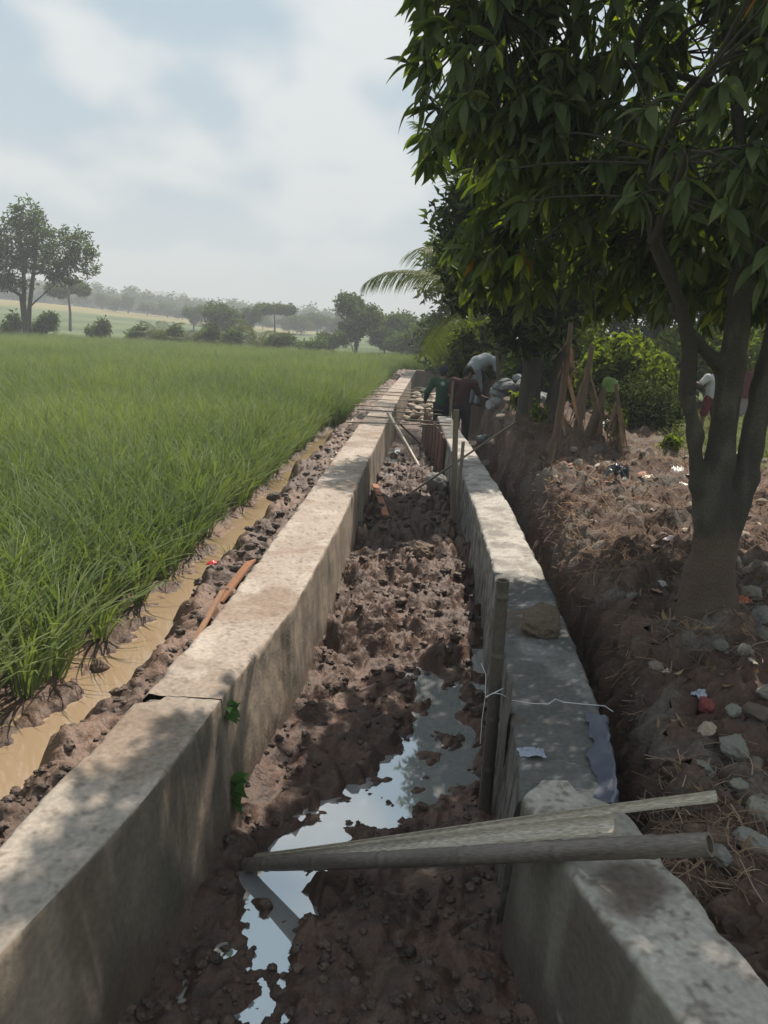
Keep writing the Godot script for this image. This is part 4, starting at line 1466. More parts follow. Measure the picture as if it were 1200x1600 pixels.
func cloth(w: float, l: float, bump: float, col: Color, sd: int, nx := 14) -> ArrayMesh:     # crumpled sheet
	return grid(nx, nx, func(i, j):
		var u = i / (nx - 1.0) - 0.5
		var v = j / (nx - 1.0) - 0.5
		var e := 1.0 + 0.25 * na.get_noise_2d(atan2(u, v) * 40.0, sd * 30.0)
		return Vector3(u * w * e, bump * (0.6 + nr.get_noise_2d(u * 14.0 + sd * 8.0, v * 14.0) + 0.4 * nb.get_noise_2d(u * 20.0, v * 20.0 + sd)) * (1.0 - 2.2 * (u * u + v * v) * 0.8), v * l * e),
		func(_i, _j, _p): return col)

func make_walls() -> void:
	wall("canal_wall", "weathered concrete canal wall beside the ditch, length before its open crack", LI, LO, -1.2, 2.900, 0.0, -0.75, 0.006, 0)
	wall("canal_wall", "long earth-stained concrete canal wall running beside the rice, from the crack to the bend", LI, LO, 2.907, 30.6, 0.0, -0.75, 0.0052, 1)
	wall("canal_wall", "pale finished concrete canal wall that carries the three bamboo lengths", RI, RO, -1.2, 2.4, 0.0, -0.75, 0.006, 2)
	wall("canal_wall", "freshly plastered grey canal wall, damp at one end, beside the open trench", RI, RO, 2.36, 14.5, -0.055, -0.75, 0.0052, 3)
	# where the canal bends away its wall is seen face on
	var I2 := [[29.6, 1.0], [31.0, 1.0]]
	var s := Shape.new()
	var n := 50
	var row := [Vector2(29.75, -0.75), Vector2(29.75, -0.4), Vector2(29.75, -0.02), Vector2(29.78, 0.03), Vector2(30.2, 0.03), Vector2(30.22, 0.0), Vector2(30.22, -0.75)]
	for i in n:
		var x := lerpf(0.98, 4.6, i / (n - 1.0))
		for r in row:
			var p := Vector3(x, r.y, -r.x - 0.25 * (x - 1.0))
			p += Vector3(0, 0.015, 0.015) * na.get_noise_3dv(p * 60.0)
			s.v.append(p)
			s.c.append(Color(0.30, 0.235, 0.18).lerp(Color(0.42, 0.35, 0.28), sstep(-0.3, 0.4, na.get_noise_3dv(p * 40.0))))
	s.n.resize(s.v.size())
	for i in n - 1:
		for j in row.size() - 1:
			var a := i * row.size() + j
			s.ix.append_array(PackedInt32Array([a, a + 1, a + 1 + row.size(), a, a + 1 + row.size(), a + row.size()]))
	s.smooth_from(0, 0)
	tag(piece("canal_wall", s.done(), M.concrete), "brown concrete wall closing the view where the canal bends", "wall")

func shut(d: float) -> float:                            # face of the shuttering
	return lerpf(0.83, 0.73, sstep(11.0, 15.2, d))
func make_poles() -> void:
	# three lengths lean from the mud by the old wall over the near wall
	bamboo("bamboo_pole", "dark round bamboo pole leaning from the mud across the near wall", "bamboo", on(384, 1350, -0.59), on(1113, 1322, 0.235), 0.027, 0.031, 0.30, Color(0.185, 0.16, 0.14))
	bamboo("split_bamboo", "long pale split bamboo strip lying uppermost across the near wall", "bamboo", on(388, 1338, -0.585), on(1117, 1241, 0.28), 0.017, 0.022, 0.36, Color(0.60, 0.54, 0.43), "", 2.2, Vector3(0, 1, 0.45))
	bamboo("split_bamboo", "broad split bamboo length with whitish hollow, between the strip and the dark pole", "bamboo", on(396, 1343, -0.575), on(952, 1284, 0.17), 0.024, 0.036, 0.33, Color(0.66, 0.61, 0.52), "", 2.5, Vector3(0, 1, 0.6))
	# post and boards at the joint of the right wall
	var foot := Vector3(0.505, -0.72, -3.05)
	var d := 3.02
	bamboo("bamboo_post", "upright dark bamboo post tied with white string against the plastered wall", "bamboo", foot, at(786, 906, d), 0.030, 0.027, 0.28, Color(0.115, 0.10, 0.085))
	plank("formwork_board", "upright weathered grey board between the tied bamboo post and the wall", "board", Vector3(0.555, -0.70, -2.93), Vector3(0.556, 0.10, -2.98), 0.065, 0.018, Color(0.20, 0.185, 0.165), Vector3(1, 0, 0.35))
	# string
	var s := Shape.new()
	s.col = Color(0.55, 0.56, 0.56)
	var k := at(767, 1082, d - 0.03)
	var loop := []
	for i in 15:
		var a := TAU * i / 14.0
		loop.append(k + Vector3(0.015 + cos(a) * 0.036, 0.03 * sin(a + 0.8), sin(a) * 0.036))
	s.tube(loop, taper(0.0022, 0.0022, 14), 5, false)
	s.tube(curve(k + Vector3(-0.02, -0.015, 0.02), k + Vector3(0.0, 0.03, 0.04), k + Vector3(0.05, 0.0, 0.02), 6), taper(0.002, 0.002, 6), 5, false)
	var pts := []
	for q in [[772, 1078, 0.02], [800, 1094, 0.0], [830, 1099, -0.02], [857, 1100, -0.035], [868, 1092, -0.03], [880, 1097, -0.035], [910, 1100, -0.04], [945, 1103, -0.04], [958, 1112, -0.05]]:
		pts.append(on(q[0], q[1], q[2]))
	s.tube(pts, taper(0.002, 0.002, pts.size() - 1), 5, false)
	s.tube([k + Vector3(-0.025, -0.01, 0.02), k + Vector3(-0.03, 0.09, 0.02), k + Vector3(-0.05, 0.13, 0.0)], [0.0016, 0.0016, 0.0016], 5, false)
	s.tube([k + Vector3(-0.025, -0.01, 0.02), k + Vector3(-0.03, -0.12, 0.01), k + Vector3(-0.028, -0.24, 0.0)], [0.0016, 0.0016, 0.0016], 5, false)
	tag(piece("string", s.done(), M.plain), "thin white string tied round the bamboo post and laid over the wall", "string")
	# stakes and sticks further on
	plank("wooden_stake", "tall pale upright stake at the face of the plastered wall", "stake", on(706, 846, -0.66), at(713, 641, 7.75), 0.055, 0.035, Color(0.30, 0.255, 0.20), Vector3(0, 0, 1))
	plank("wooden_stake", "short pale stake standing just behind the tall upright stake", "stake", Vector3(0.80, -0.6, -8.3), at(724, 690, 8.25), 0.035, 0.03, Color(0.36, 0.31, 0.245), Vector3(0, 0, 1))
	plank("wooden_stake", "leaning wooden post between the two men in the trench", "stake", Vector3(at(702, 655, 14.56).x, -0.5, -14.58), at(708, 596, 14.6), 0.045, 0.035, Color(0.34, 0.26, 0.20), Vector3(0, 0, 1))
	bamboo("bamboo_stick", "thin straight bamboo stick leaning from the mud over the plastered wall", "bamboo", on(628, 779, -0.50), at(806, 660, 8.9), 0.014, 0.011, 0.25, Color(0.27, 0.21, 0.145))
	bamboo("bamboo_stick", "pale bamboo length leaning into the canal from the old wall", "bamboo", on(655, 729, -0.55), at(606, 645, 13.2), 0.03, 0.032, 0.4, Color(0.52, 0.46, 0.36))
	bamboo("bamboo_stick", "dull thin bamboo length lying beside the pale one in the canal", "bamboo", on(657, 693, -0.56), at(622, 660, 13.9), 0.018, 0.018, 0.4, Color(0.25, 0.20, 0.15))
	# spacers laid from wall to wall
	var sp := [[585, 662, 705, 666], [560, 661, 700, 667], [585, 651, 697, 655], [576, 641, 690, 647], [567, 634, 684, 641], [572, 624, 676, 632], [580, 616, 672, 619], [572, 611, 668, 612], [576, 606, 650, 608]]
	for i in sp.size():
		if i == 0:
			continue
		var q: Array = sp[i]
		var a := on(q[0] - 18, q[1] - 2, 0.03)
		var dd := -a.z
		var b := Vector3(along(RI, dd) + rng.randf_range(0.06, 0.22), -0.02, a.z + rng.randf_range(-0.5, 0.2))
		bamboo("spacer_stick", "thin stick laid across the canal from wall to wall", "stick", a, b, 0.012, 0.010, 0.5, Color(0.36, 0.30, 0.225), "sticks spanning the canal")
	# orange offcuts
	plank("wood_offcut", "short orange sawn offcut lying in the canal by the old wall", "wood", on(603, 806, -0.40), on(586, 757, -0.36), 0.075, 0.02, Color(0.46, 0.20, 0.105), Vector3(0.1, 1, 0.1))
	plank("wood_offcut", "broad orange plank propped against the outer side of the old wall", "wood", Vector3(-0.985, -0.16, -4.42), on(392, 878, -0.02), 0.085, 0.018, Color(0.52, 0.25, 0.13), Vector3(-0.55, 1, 0.1))
	plank("wood_offcut", "narrow brown lath lying along the ditch bank behind the orange plank", "wood", on(412, 878, -0.12), on(441, 845, -0.10), 0.04, 0.014, Color(0.36, 0.22, 0.14), Vector3(-0.3, 1, 0))
	plank("wood_offcut", "thin orange lath half hidden at the foot of the old wall", "wood", Vector3(-0.97, -0.14, -3.8), Vector3(-0.915, -0.02, -4.25), 0.04, 0.014, Color(0.48, 0.27, 0.16), Vector3(-0.5, 1, 0))
	var bits := [[508, 749, 528, 738], [517, 716, 524, 724], [528, 709, 530, 720], [537, 712, 538, 722], [546, 664, 555, 652], [523, 706, 534, 713], [498, 762, 503, 755]]
	for q in bits:
		plank("wood_chip", "small pale wood chip on the ditch bank outside the old wall", "wood", on(q[0], q[1], -0.13), on(q[2], q[3], -0.12), 0.05, 0.016, Color(0.50, 0.42, 0.33), Vector3.UP, "pale wood chips on the ditch bank")
	# shuttering against the far end of the plastered wall
	var t := thing("wall_shuttering", "reddish shuttering with pale upright battens on the plastered wall", "formwork")
	for r in 3:
		var bs := Shape.new()
		bs.col = [Color(0.16, 0.062, 0.045), Color(0.135, 0.055, 0.042), Color(0.17, 0.072, 0.05)][r]
		for i in 8:
			var d0 := lerpf(11.2, 15.1, i / 8.0)
			var d1 := lerpf(11.2, 15.1, (i + 1) / 8.0)
			var a := Vector3(shut(d0), -0.49 + 0.195 * r, -d0)
			var b := Vector3(shut(d1), -0.49 + 0.195 * r, -d1)
			bs.box(Vector3((b - a).length() + 0.002, 0.19, 0.02), 0.003, bar(a, b))
		piece("board", bs.done(), M.wood, t)
	for i in 7:
		var dd := lerpf(11.35, 14.9, i / 6.0)
		var bs := Shape.new()
		bs.col = Color(0.40, 0.24, 0.17)
		bs.box(Vector3(0.74, 0.035, 0.045), 0.004, bar(Vector3(shut(dd) - 0.055, -0.68, -dd - 0.02), Vector3(shut(dd) - 0.03, 0.05, -dd), Vector3(1, 0, 0)))
		piece("batten", bs.done(), M.wood, t)

func make_stones() -> void:
	stone("boulder", "rounded brown boulder sitting on top of the damp plastered wall", "stone", on(846, 985, -0.03) + Vector3(0, 0.045, 0), Vector3(0.225, 0.20, 0.21), Color(0.145, 0.112, 0.078), "", 0.16, 1, 4)
	stone("stone", "flat stone wedged in the broken corner of the old wall", "stone", Vector3(-0.90, -0.055, -2.86), Vector3(0.13, 0.09, 0.12), Color(0.13, 0.13, 0.11))
	stone("boulder", "grey mortar-covered boulder at the foot of the plastered wall", "stone", on(681, 757, -0.42), Vector3(0.34, 0.30, 0.34), Color(0.21, 0.21, 0.20), "", 0.14, 5, 4)
	stone("stone", "dark stone damming the brown ditch water", "stone", on(431, 778, -0.30), Vector3(0.30, 0.13, 0.2), Color(0.10, 0.09, 0.08))
	stone("stone", "reddish-brown stone at the edge of the rice in the ditch", "stone", on(157, 1042, -0.30), Vector3(0.12, 0.08, 0.10), Color(0.13, 0.085, 0.065))
	stone("stone", "brown muddy stone half sunk in the canal bed", "stone", on(662, 862, -0.43), Vector3(0.30, 0.18, 0.22), Color(0.17, 0.12, 0.09), "", 0.2, 5, 4)
	# on the bank
	var red := on(1106, 1085, -0.02)
	stone("stone", "dark red stone on the shaded bank beside the pale stone", "stone", Vector3(red.x, bank_y(red.x, red.z) + 0.03, red.z), Vector3(0.085, 0.09, 0.08), Color(0.22, 0.05, 0.05))
	var pale := on(1108, 1124, -0.02)
	stone("stone", "pale pinkish stone on the shaded bank just below the red one", "stone", Vector3(pale.x, bank_y(pale.x, pale.z) + 0.025, pale.z), Vector3(0.09, 0.075, 0.08), Color(0.42, 0.33, 0.27))
	for q in [[1103, 1170, 0.10], [1150, 1150, 0.13], [1122, 1040, 0.08], [1158, 1050, 0.08], [1185, 985, 0.14], [1170, 960, 0.12], [1195, 1010, 0.16], [1180, 1280, 0.13], [1130, 1300, 0.09], [1190, 1235, 0.12], [1160, 1200, 0.07], [1060, 1048, 0.06], [1145, 1115, 0.07], [1195, 1090, 0.09], [1010, 1060, 0.05]]:
		var p := on(q[0], q[1], -0.03)
		stone("stone", "grey angular stone lying on the shaded near bank", "stone", Vector3(p.x, bank_y(p.x, p.z) + q[2] * 0.22, p.z), Vector3(q[2], q[2] * 0.75, q[2] * 0.9), [Color(0.22, 0.22, 0.20), Color(0.17, 0.16, 0.14), Color(0.25, 0.235, 0.20)][rng.randi() % 3], "stones on the shaded near bank")
	for i in 95:
		var x := rng.randf_range(1.9, 4.6)
		var z := -rng.randf_range(3.6, 9.5)
		var k := rng.randf_range(0.03, 0.13)
		stone("stone", "weathered brown stone on the sunlit littered bank", "stone", Vector3(x, bank_y(x, z) + k * 0.2, z), Vector3(k, k * 0.7, k * 0.9), [Color(0.24, 0.19, 0.15), Color(0.30, 0.26, 0.21), Color(0.17, 0.135, 0.11)][i % 3], "stones on the sunlit bank", 0.2, 5, 2)
	for i in 55:
		var x := rng.randf_range(1.15, 2.6)
		var z := -rng.randf_range(1.9, 4.4)
		if Vector2(x - 1.77, z + 3.97).length() < 0.3 or x - along(RO, -z) < 0.3:
			continue
		var k := 0.03 + 0.11 * pow(rng.randf(), 2.0)
		stone("rubble_piece", "small dull rubble piece among the dirt near the trunk's foot", "stone", Vector3(x, bank_y(x, z) + k * 0.15, z), Vector3(k, k * 0.7, k * 0.9), [Color(0.16, 0.15, 0.13), Color(0.21, 0.175, 0.145), Color(0.13, 0.105, 0.085)][i % 3], "rubble pieces near the trunk's foot", 0.22, 7, 2)
	# the heap the third man works at
	for i in 30:
		var a := rng.randf() * TAU
		var r := sqrt(rng.randf())
		var lay := rng.randf()
		var c := at(806, 612, 12.6)
		var p := Vector3(c.x + cos(a) * r * 0.62 * (1.0 - 0.5 * lay), 0.0, c.z + sin(a) * r * 0.5)
		p.y = bank_y(p.x, p.z) + 0.05 + 0.27 * lay * (1.0 - r * 0.6)
		var k := rng.randf_range(0.16, 0.30)
		stone("river_stone", "blue-grey river stone in the heap on the bank", "stone", p, Vector3(k * 1.2, k * 0.7, k), [Color(0.19, 0.21, 0.225), Color(0.24, 0.26, 0.275), Color(0.16, 0.175, 0.19)][i % 3], "river stones heaped on the bank", 0.14, 5, 3)
	for i in 9:
		var c := at(760 + i * 9, 634 - (i % 3) * 5, 11.6)
		var k := rng.randf_range(0.14, 0.24)
		stone("stone", "brown stone at the edge of the spoil heap below the river stones", "stone", Vector3(c.x, bank_y(c.x, c.z) + k * 0.2, c.z), Vector3(k * 1.3, k * 0.7, k), Color(0.21, 0.175, 0.15), "brown stones below the river stones", 0.16, 5, 2)
	# broken stone filling the canal further on
	for i in 60:
		var d := rng.randf_range(17.0, 27.0)
		var k := rng.randf_range(0.14, 0.34)
		var x := lerpf(along(LI, d) + 0.15, along(RI, d) - 0.1, rng.randf())
		stone("rubble_stone", "pale broken stone strewn on the canal bed past the men", "stone", Vector3(x, -0.56 + 0.25 * rng.randf() * sstep(16, 22, d), -d), Vector3(k * 1.3, k * 0.6, k), [Color(0.40, 0.34, 0.28), Color(0.33, 0.28, 0.23), Color(0.48, 0.43, 0.36)][i % 3], "rubble in the canal past the men", 0.18, 6, 2)

func litter() -> void:
	# single scraps one can pick out
	for q in [["white_bag", "white plastic bag caught on the stones by the cut banana stems", 945, 697, 0.34, 0.13, Color(0.62, 0.62, 0.63), 3], ["white_bag", "small white plastic bag on the sunlit ground behind the stones", 1058, 747, 0.16, 0.07, Color(0.75, 0.74, 0.72), 5], ["black_bag", "crumpled black plastic bag with a grey fold on the sunlit bank", 961, 771, 0.20, 0.11, Color(0.03, 0.03, 0.034), 6],
		["paper_scrap", "pinkish white wrapper on the bank beside the trunk", 1050, 853, 0.13, 0.03, Color(0.68, 0.56, 0.56), 7], ["paper_scrap", "flat white scrap on the sunlit ground beside the small bag", 1064, 766, 0.13, 0.02, Color(0.72, 0.70, 0.66), 8], ["paper_scrap", "pale crumpled scrap at the edge of the shade before the trunk", 1035, 1018, 0.09, 0.03, Color(0.55, 0.48, 0.38), 9],
		["paper_scrap", "bluish plastic scrap in the shade at the foot of the trunk", 1098, 1050, 0.07, 0.03, Color(0.33, 0.36, 0.42), 10], ["paper_scrap", "orange wrapper among the litter right of the trunk", 1160, 940, 0.12, 0.03, Color(0.50, 0.17, 0.09), 11], ["paper_scrap", "purple wrapper among the litter right of the trunk", 1182, 915, 0.08, 0.03, Color(0.16, 0.12, 0.25), 12], ["paper_scrap", "beige card scrap lying on the spoil by the black bag", 1015, 762, 0.13, 0.03, Color(0.48, 0.40, 0.31), 13]]:
		var p := on(q[2], q[3], 0.06)
		var o := piece(q[0], cloth(q[4], q[4] * 0.8, q[5], q[6], q[7]), M.film)
		o.position = Vector3(p.x, bank_y(p.x, p.z) + 0.01, p.z)
		o.rotation.y = q[7]
		tag(o, q[1], "bag" if q[0] != "paper_scrap" else "litter")
	var w := piece("red_wrapper", cloth(0.14, 0.07, 0.03, Color(0.55, 0.03, 0.04), 21), M.film)
	w.position = on(339, 884, -0.20)
	w.rotation.y = -0.4
	tag(w, "shiny red wrapper lying in the ditch mud", "litter")
	for i in 90:
		var x := rng.randf_range(1.6, 4.4)
		var z := -rng.randf_range(3.3, 8.5)
		var k := rng.randf_range(0.03, 0.10)
		var o := piece("litter_scrap", cloth(k, k * 0.8, k * 0.25, [Color(0.62, 0.58, 0.52), Color(0.50, 0.42, 0.34), Color(0.55, 0.30, 0.22), Color(0.40, 0.42, 0.45), Color(0.66, 0.60, 0.50)][i % 5], 30 + i, 7), M.cloth)
		o.position = Vector3(x, bank_y(x, z) + 0.008, z)
		o.rotation = Vector3(rng.randf_range(-0.4, 0.4), rng.randf() * TAU, rng.randf_range(-0.4, 0.4))
		tag(o, "small paper or plastic scrap strewn on the bank", "litter", "scraps strewn on the bank")
	# sheet plastic drooping over the back edge of the damp wall
	var sh := grid(22, 10, func(i, j):
		var d := lerpf(2.34, 2.98, i / 21.0)
		var k = j / 9.0
		var xo := along(RO, d)
		var fold := 0.012 * nr.get_noise_2d(d * 60.0, k * 10.0)
		var w2 := 0.06 + 0.05 * na.get_noise_2d(d * 60.0, 5.0)
		return Vector3(xo - w2 + minf(k, 0.5) * 2.0 * (w2 + 0.02) + fold, -0.04 + fold - maxf(0.0, k - 0.5) * 0.3, -d),
		func(_i, _j, _p): return Color(0.075, 0.09, 0.12))
	tag(piece("plastic_sheet", sh, M.film), "bluish plastic sheet hanging over the back edge of the damp wall", "sheet")
	var sh2 := piece("plastic_sheet", cloth(0.10, 0.06, 0.02, Color(0.26, 0.29, 0.36), 44), M.film)
	sh2.position = on(830, 1178, -0.04)
	tag(sh2, "small bluish plastic rag on the damp wall next to the pale wall end", "sheet")
	# green sheet and low wall behind the child
	var lw := thing("low_wall", "low grey block wall at the far side of the grass, cloth hung on it", "wall", at(1172, 612, 15.5))
	var bs := Shape.new()
	bs.col = Color(0.27, 0.235, 0.225)
	bs.box(Vector3(1.1, 0.85, 0.15), 0.02, Transform3D(Basis.IDENTITY, Vector3(0.2, -0.1, 0)))
	piece("block", bs.done(), M.concrete, lw)
	bs = Shape.new()
	bs.col = Color(0.36, 0.34, 0.33)
	bs.box(Vector3(1.16, 0.06, 0.2), 0.01, Transform3D(Basis.IDENTITY, Vector3(0.2, 0.355, 0)))
	piece("coping", bs.done(), M.concrete, lw)
	var cl := grid(8, 12, func(i, j):
		var k = j / 11.0
		return at(1172, 612, 15.5) + Vector3(-0.28 + 0.26 * i / 7.0, 0.40 - maxf(0.0, k - 0.3) * 0.75, 0.115 - 0.24 * maxf(0.0, 0.3 - k) + 0.015 * sin(i * 2.1)), func(_i, _j, _p): return Color(0.13, 0.025, 0.03))
	tag(piece("maroon_cloth", cl, M.cloth), "maroon cloth hung over the low grey wall", "cloth")
	var bp := on(1117, 668, 0.0)
	bp.y = bank_y(bp.x, bp.z)
	var bk := thing("bucket", "grey bucket standing on the grass behind the child", "bucket", bp)
	var s := Shape.new()
	s.col = Color(0.22, 0.22, 0.20)
	s.tube([Vector3.ZERO, Vector3(0, 0.12, 0), Vector3(0, 0.245, 0), Vector3(0, 0.25, 0), Vector3(0, 0.255, 0), Vector3(0, 0.24, 0), Vector3(0, 0.03, 0)], [0.11, 0.125, 0.14, 0.15, 0.145, 0.13, 0.10], 16)
	piece("pail", s.done(), M.plastic, bk)
	s = Shape.new()
	s.col = Color(0.3, 0.3, 0.3)
	var arc := []
	for i in 11:
		arc.append(Vector3(cos(PI * i / 10.0) * 0.14, 0.235 + sin(PI * i / 10.0) * 0.03, sin(PI * i / 10.0) * 0.13))
	s.tube(arc, taper(0.004, 0.004, 10), 5)
	piece("handle", s.done(), M.plastic, bk)
	# straw, dead leaves and clods: nobody could count them
	var st := Shape.new()
	st.col = Color(1, 1, 1)
	var p0 := Vector3(-0.5, 0, 0)
	for i in 4:
		var p1 := Vector3(-0.5 + 0.25 * (i + 1), 0.06 * sin((i + 1) * 1.1), 0.09 * sin((i + 1) * 0.8))
		st.quad(p0 + Vector3(0, 0, -0.014), p1 + Vector3(0, 0, -0.014), p1 + Vector3(0, 0, 0.014), p0 + Vector3(0, 0, 0.014))
		p0 = p1
	var straw := st.done()
	var xf := []
	var cols := []
	for i in 15000:
		var d := 2.0 + 9.0 * pow(rng.randf(), 1.3)
		var q := trench(d) + 0.12 + 3.2 * pow(rng.randf(), 1.6)
		var x := along(RO, d) + q
		if na.get_noise_2d(x * 14.0, d * 14.0) < -0.15:
			continue
		var y := right_height(q, x, d)
		var b := Basis.from_euler(Vector3(rng.randf_range(-0.3, 0.3), rng.randf() * TAU, rng.randfn() * 0.3))
		xf.append(Transform3D(b.scaled(Vector3.ONE * rng.randf_range(0.06, 0.2)), Vector3(x, y + 0.01, -d)))
		var k := rng.randf()
		cols.append(Color(0.13, 0.085, 0.06).lerp(Color(0.37, 0.27, 0.19), k * k))
	tag(scatter("straw", straw, M.dry, xf, cols), "dry straw and root fibres strewn over the spoil heap", "straw")
	xf = []
	cols = []
	var dl := leaf_mesh([0.02, 0.14, 0.2, 0.17, 0.07, 0.0], 0.5, 1.0)
	for i in 2200:
		var d := 2.0 + 7.0 * rng.randf()
		var q := trench(d) + 0.15 + 3.5 * rng.randf()
		var x := along(RO, d) + q
		var b := Basis.from_euler(Vector3(PI * 0.5 + rng.randfn() * 0.15, rng.randf() * TAU, rng.randfn() * 0.3))
		xf.append(Transform3D(b.scaled(Vector3.ONE * rng.randf_range(0.04, 0.09)), Vector3(x, right_height(q, x, d) + 0.006, -d)))
		cols.append(Color(0.10, 0.065, 0.04).lerp(Color(0.34, 0.24, 0.14), pow(rng.randf(), 1.5)))
	tag(scatter("dead_leaves", dl, M.dry, xf, cols), "brown fallen leaves littering the bank under the tree", "leaves")
	xf = []
	cols = []
	for i in 2400:
		var d := 1.9 + 11.0 * pow(rng.randf(), 1.5)
		var left := rng.randf() < 0.3
		var x: float
		var y: float
		if left:
			var p := rng.randf_range(0.02, 0.36)
			x = along(LO, d) - p
			y = left_height(p, x, d)
		else:
			x = lerpf(along(LI, d) + 0.02, along(RI, d) - 0.02, rng.randf())
			y = bed_height(x, d)
			if y < WATER - 0.012:
				continue
		var k := 0.008 + 0.03 * pow(rng.randf(), 3.0) * (1.0 if d > 4.0 else 0.5)
		xf.append(Transform3D(Basis.from_euler(Vector3(rng.randf() * TAU, rng.randf() * TAU, 0)).scaled(Vector3(1.2, 0.8, 1.0) * k), Vector3(x, y + k * 0.15, -d)))
		cols.append(Color(0.075, 0.05, 0.038).lerp(Color(0.16, 0.105, 0.076), rng.randf()))
	tag(scatter("mud_clods", rock(Vector3(2, 2, 2), 5, 2, 0.6, 9), M.mud, xf, cols), "crumbled wet clods of dug mud in the canal and along the ditch", "mud")

func make_plants() -> void:
	# ferny sprigs on the old wall's face
	for q in [["small bright green sprig growing from the crack in the old wall", 365, 1112, 2.92, 0.07, 9], ["broad-leaved green weed hanging on the old wall face below the crack", 372, 1225, 2.86, 0.085, 12]]:
		var p := at(q[1], q[2], q[3])
		p.x = along(LI, q[3]) + 0.005 + 0.1 * clampf(-p.y / 0.75, 0.0, 1.0)
		var t := thing("wall_weed", q[0], "plant", p)
		var lm := leaf_mesh([0.03, 0.2, 0.27, 0.22, 0.08, 0.0], 0.3, 0.8)
		for i in q[5]:
			var o := piece("leaf", lm, M.weed, t)
			o.transform = turn_to(Vector3(0, rng.randf_range(-0.06, 0.03), rng.randf_range(-0.04, 0.04)), Vector3(0.6, rng.randf_range(-0.5, 0.9), rng.randfn() * 0.6), Vector3(0.3, 1, 0.2), q[4], q[4])
		var s := Shape.new()
		s.col = Color(0.06, 0.10, 0.03)
		s.tube([Vector3(-0.02, -0.04, 0), Vector3(0.01, -0.01, 0), Vector3(0.02, 0.02, 0)], [0.004, 0.004, 0.003], 5)
		piece("stem", s.done(), M.leaf, t)
	var spots := []
	for i in 26:                                         # tufts along the ditch
		var d := rng.randf_range(5.5, 14.0)
		var p := ditch_mid(d) - rng.randf_range(0.12, 0.22)
		spots.append(Vector3(along(LO, d) - p, -0.29, -d))
	weeds("small green grass tuft on the canal side of the ditch", spots, 0.28, "grass tufts along the ditch")
	spots = []
	for q in [[800, 1330], [745, 1330], [790, 1370], [770, 1345]]:
		spots.append(on(q[0], q[1], -0.55))
	weeds("tiny grass tuft at the foot of the pale near wall", spots, 0.12, "tufts at the near wall's foot")
	# turf behind the spoil heap
	var xf := []
	var cols := []
	for i in 7000:
		var d := rng.randf_range(7.5, 19.0)
		var q := rng.randf_range(2.6, 9.5)
		var x := along(RO, d) + q
		if sstep(2.3, 3.6, q + na.get_noise_3dv(Vector3(x, 0, -d) * 20.0)) * sstep(8.0, 10.5, d) < rng.randf():
			continue
		xf.append(Transform3D(Basis(Vector3.UP, rng.randf() * TAU).scaled(Vector3(0.9, 0.25, 0.9) * rng.randf_range(0.6, 1.3)), Vector3(x, right_height(q, x, d) - 0.01, -d)))
		cols.append(Color(0.12, 0.15, 0.05).lerp(Color(0.22, 0.23, 0.085), rng.randf()))
	tag(scatter("turf", rice_clump(301, 14), M.rice, xf, cols), "short yellow-green grass behind the spoil heap", "grass")
	# cut banana stems
	var up := Vector3(0, 1, 0)
	var a := on(862, 722, 0.14)
	a.y = bank_y(a.x, a.z)
	banana_stem("tall thin brown banana stem leaning right, first from the canal", a, at(892, 505, -a.z), 0.042, [], 4)
	var b := on(892, 712, 0.14)
	b.y = bank_y(b.x, b.z)
	banana_stem("pale brown banana stem with dry sheaths, second from the canal", b, at(925, 540, -b.z + 0.2), 0.050, [], 10)
	var c := on(916, 700, 0.14)
	c.y = bank_y(c.x, c.z)
	banana_stem("stout cut banana stem with a fresh green leaf at its top", c, at(944, 608, -c.z), 0.062, [[0.34, 0.20, 1.6, Vector3(0.6, 0.7, 0.1), Vector3(0, 0.5, 1)], [0.42, 0.17, 2.6, Vector3(0.4, 0.25, 0.3), Vector3(0, 0.2, 1)]], 5)
	var e := on(968, 716, 0.14)
	e.y = bank_y(e.x, e.z)
	banana_stem("withered banana stem hung with brown leaves beside the leafy bush", e, at(962, 600, -e.z), 0.036, [], 10)
	# things beyond: right-hand thicket
	var lobe := func(px, py, dep, rx, ry, foot): return [at(px, py, dep) - foot, Vector3(rx, ry, rx * 1.1) * dep / FPX]
	var G1 := Color(0.065, 0.095, 0.030)
	var G2 := Color(0.12, 0.165, 0.05)
	var Y1 := Color(0.16, 0.215, 0.045)
	var Y2 := Color(0.32, 0.38, 0.075)
	var f := at(822, 640, 10.4)
	f.y = bank_y(f.x, f.z)
	var lf := f
	tree("leafy_tree", "dark thick-stemmed tree standing behind the cut banana stems", "tree", f, [[curve(Vector3(0, -0.2, 0), Vector3(0.1, 1, 0), Vector3(-0.1, 2.2, 0), 6), 0.17, 0.09], [curve(Vector3(0.3, -0.2, 0.1), Vector3(0.4, 1, 0), Vector3(0.6, 2.0, 0), 6), 0.12, 0.06]],
		[lobe.call(790, 330, 10.4, 85, 90, lf), lobe.call(760, 420, 10.0, 60, 60, lf), lobe.call(860, 300, 10.8, 90, 90, lf), lobe.call(850, 450, 10.4, 90, 60, lf), lobe.call(780, 200, 10.6, 90, 80, lf), lobe.call(900, 400, 11, 80, 70, lf), lobe.call(730, 360, 10.6, 50, 70, lf), lobe.call(745, 450, 10.2, 45, 45, lf), lobe.call(950, 330, 11, 80, 80, lf), lobe.call(830, 510, 10.2, 60, 45, lf)], 3200, 0.21, 0, G1, G2)
	f = at(1010, 640, 20.0)
	f.y = land(f.x, f.z) + 0.6
	lf = f
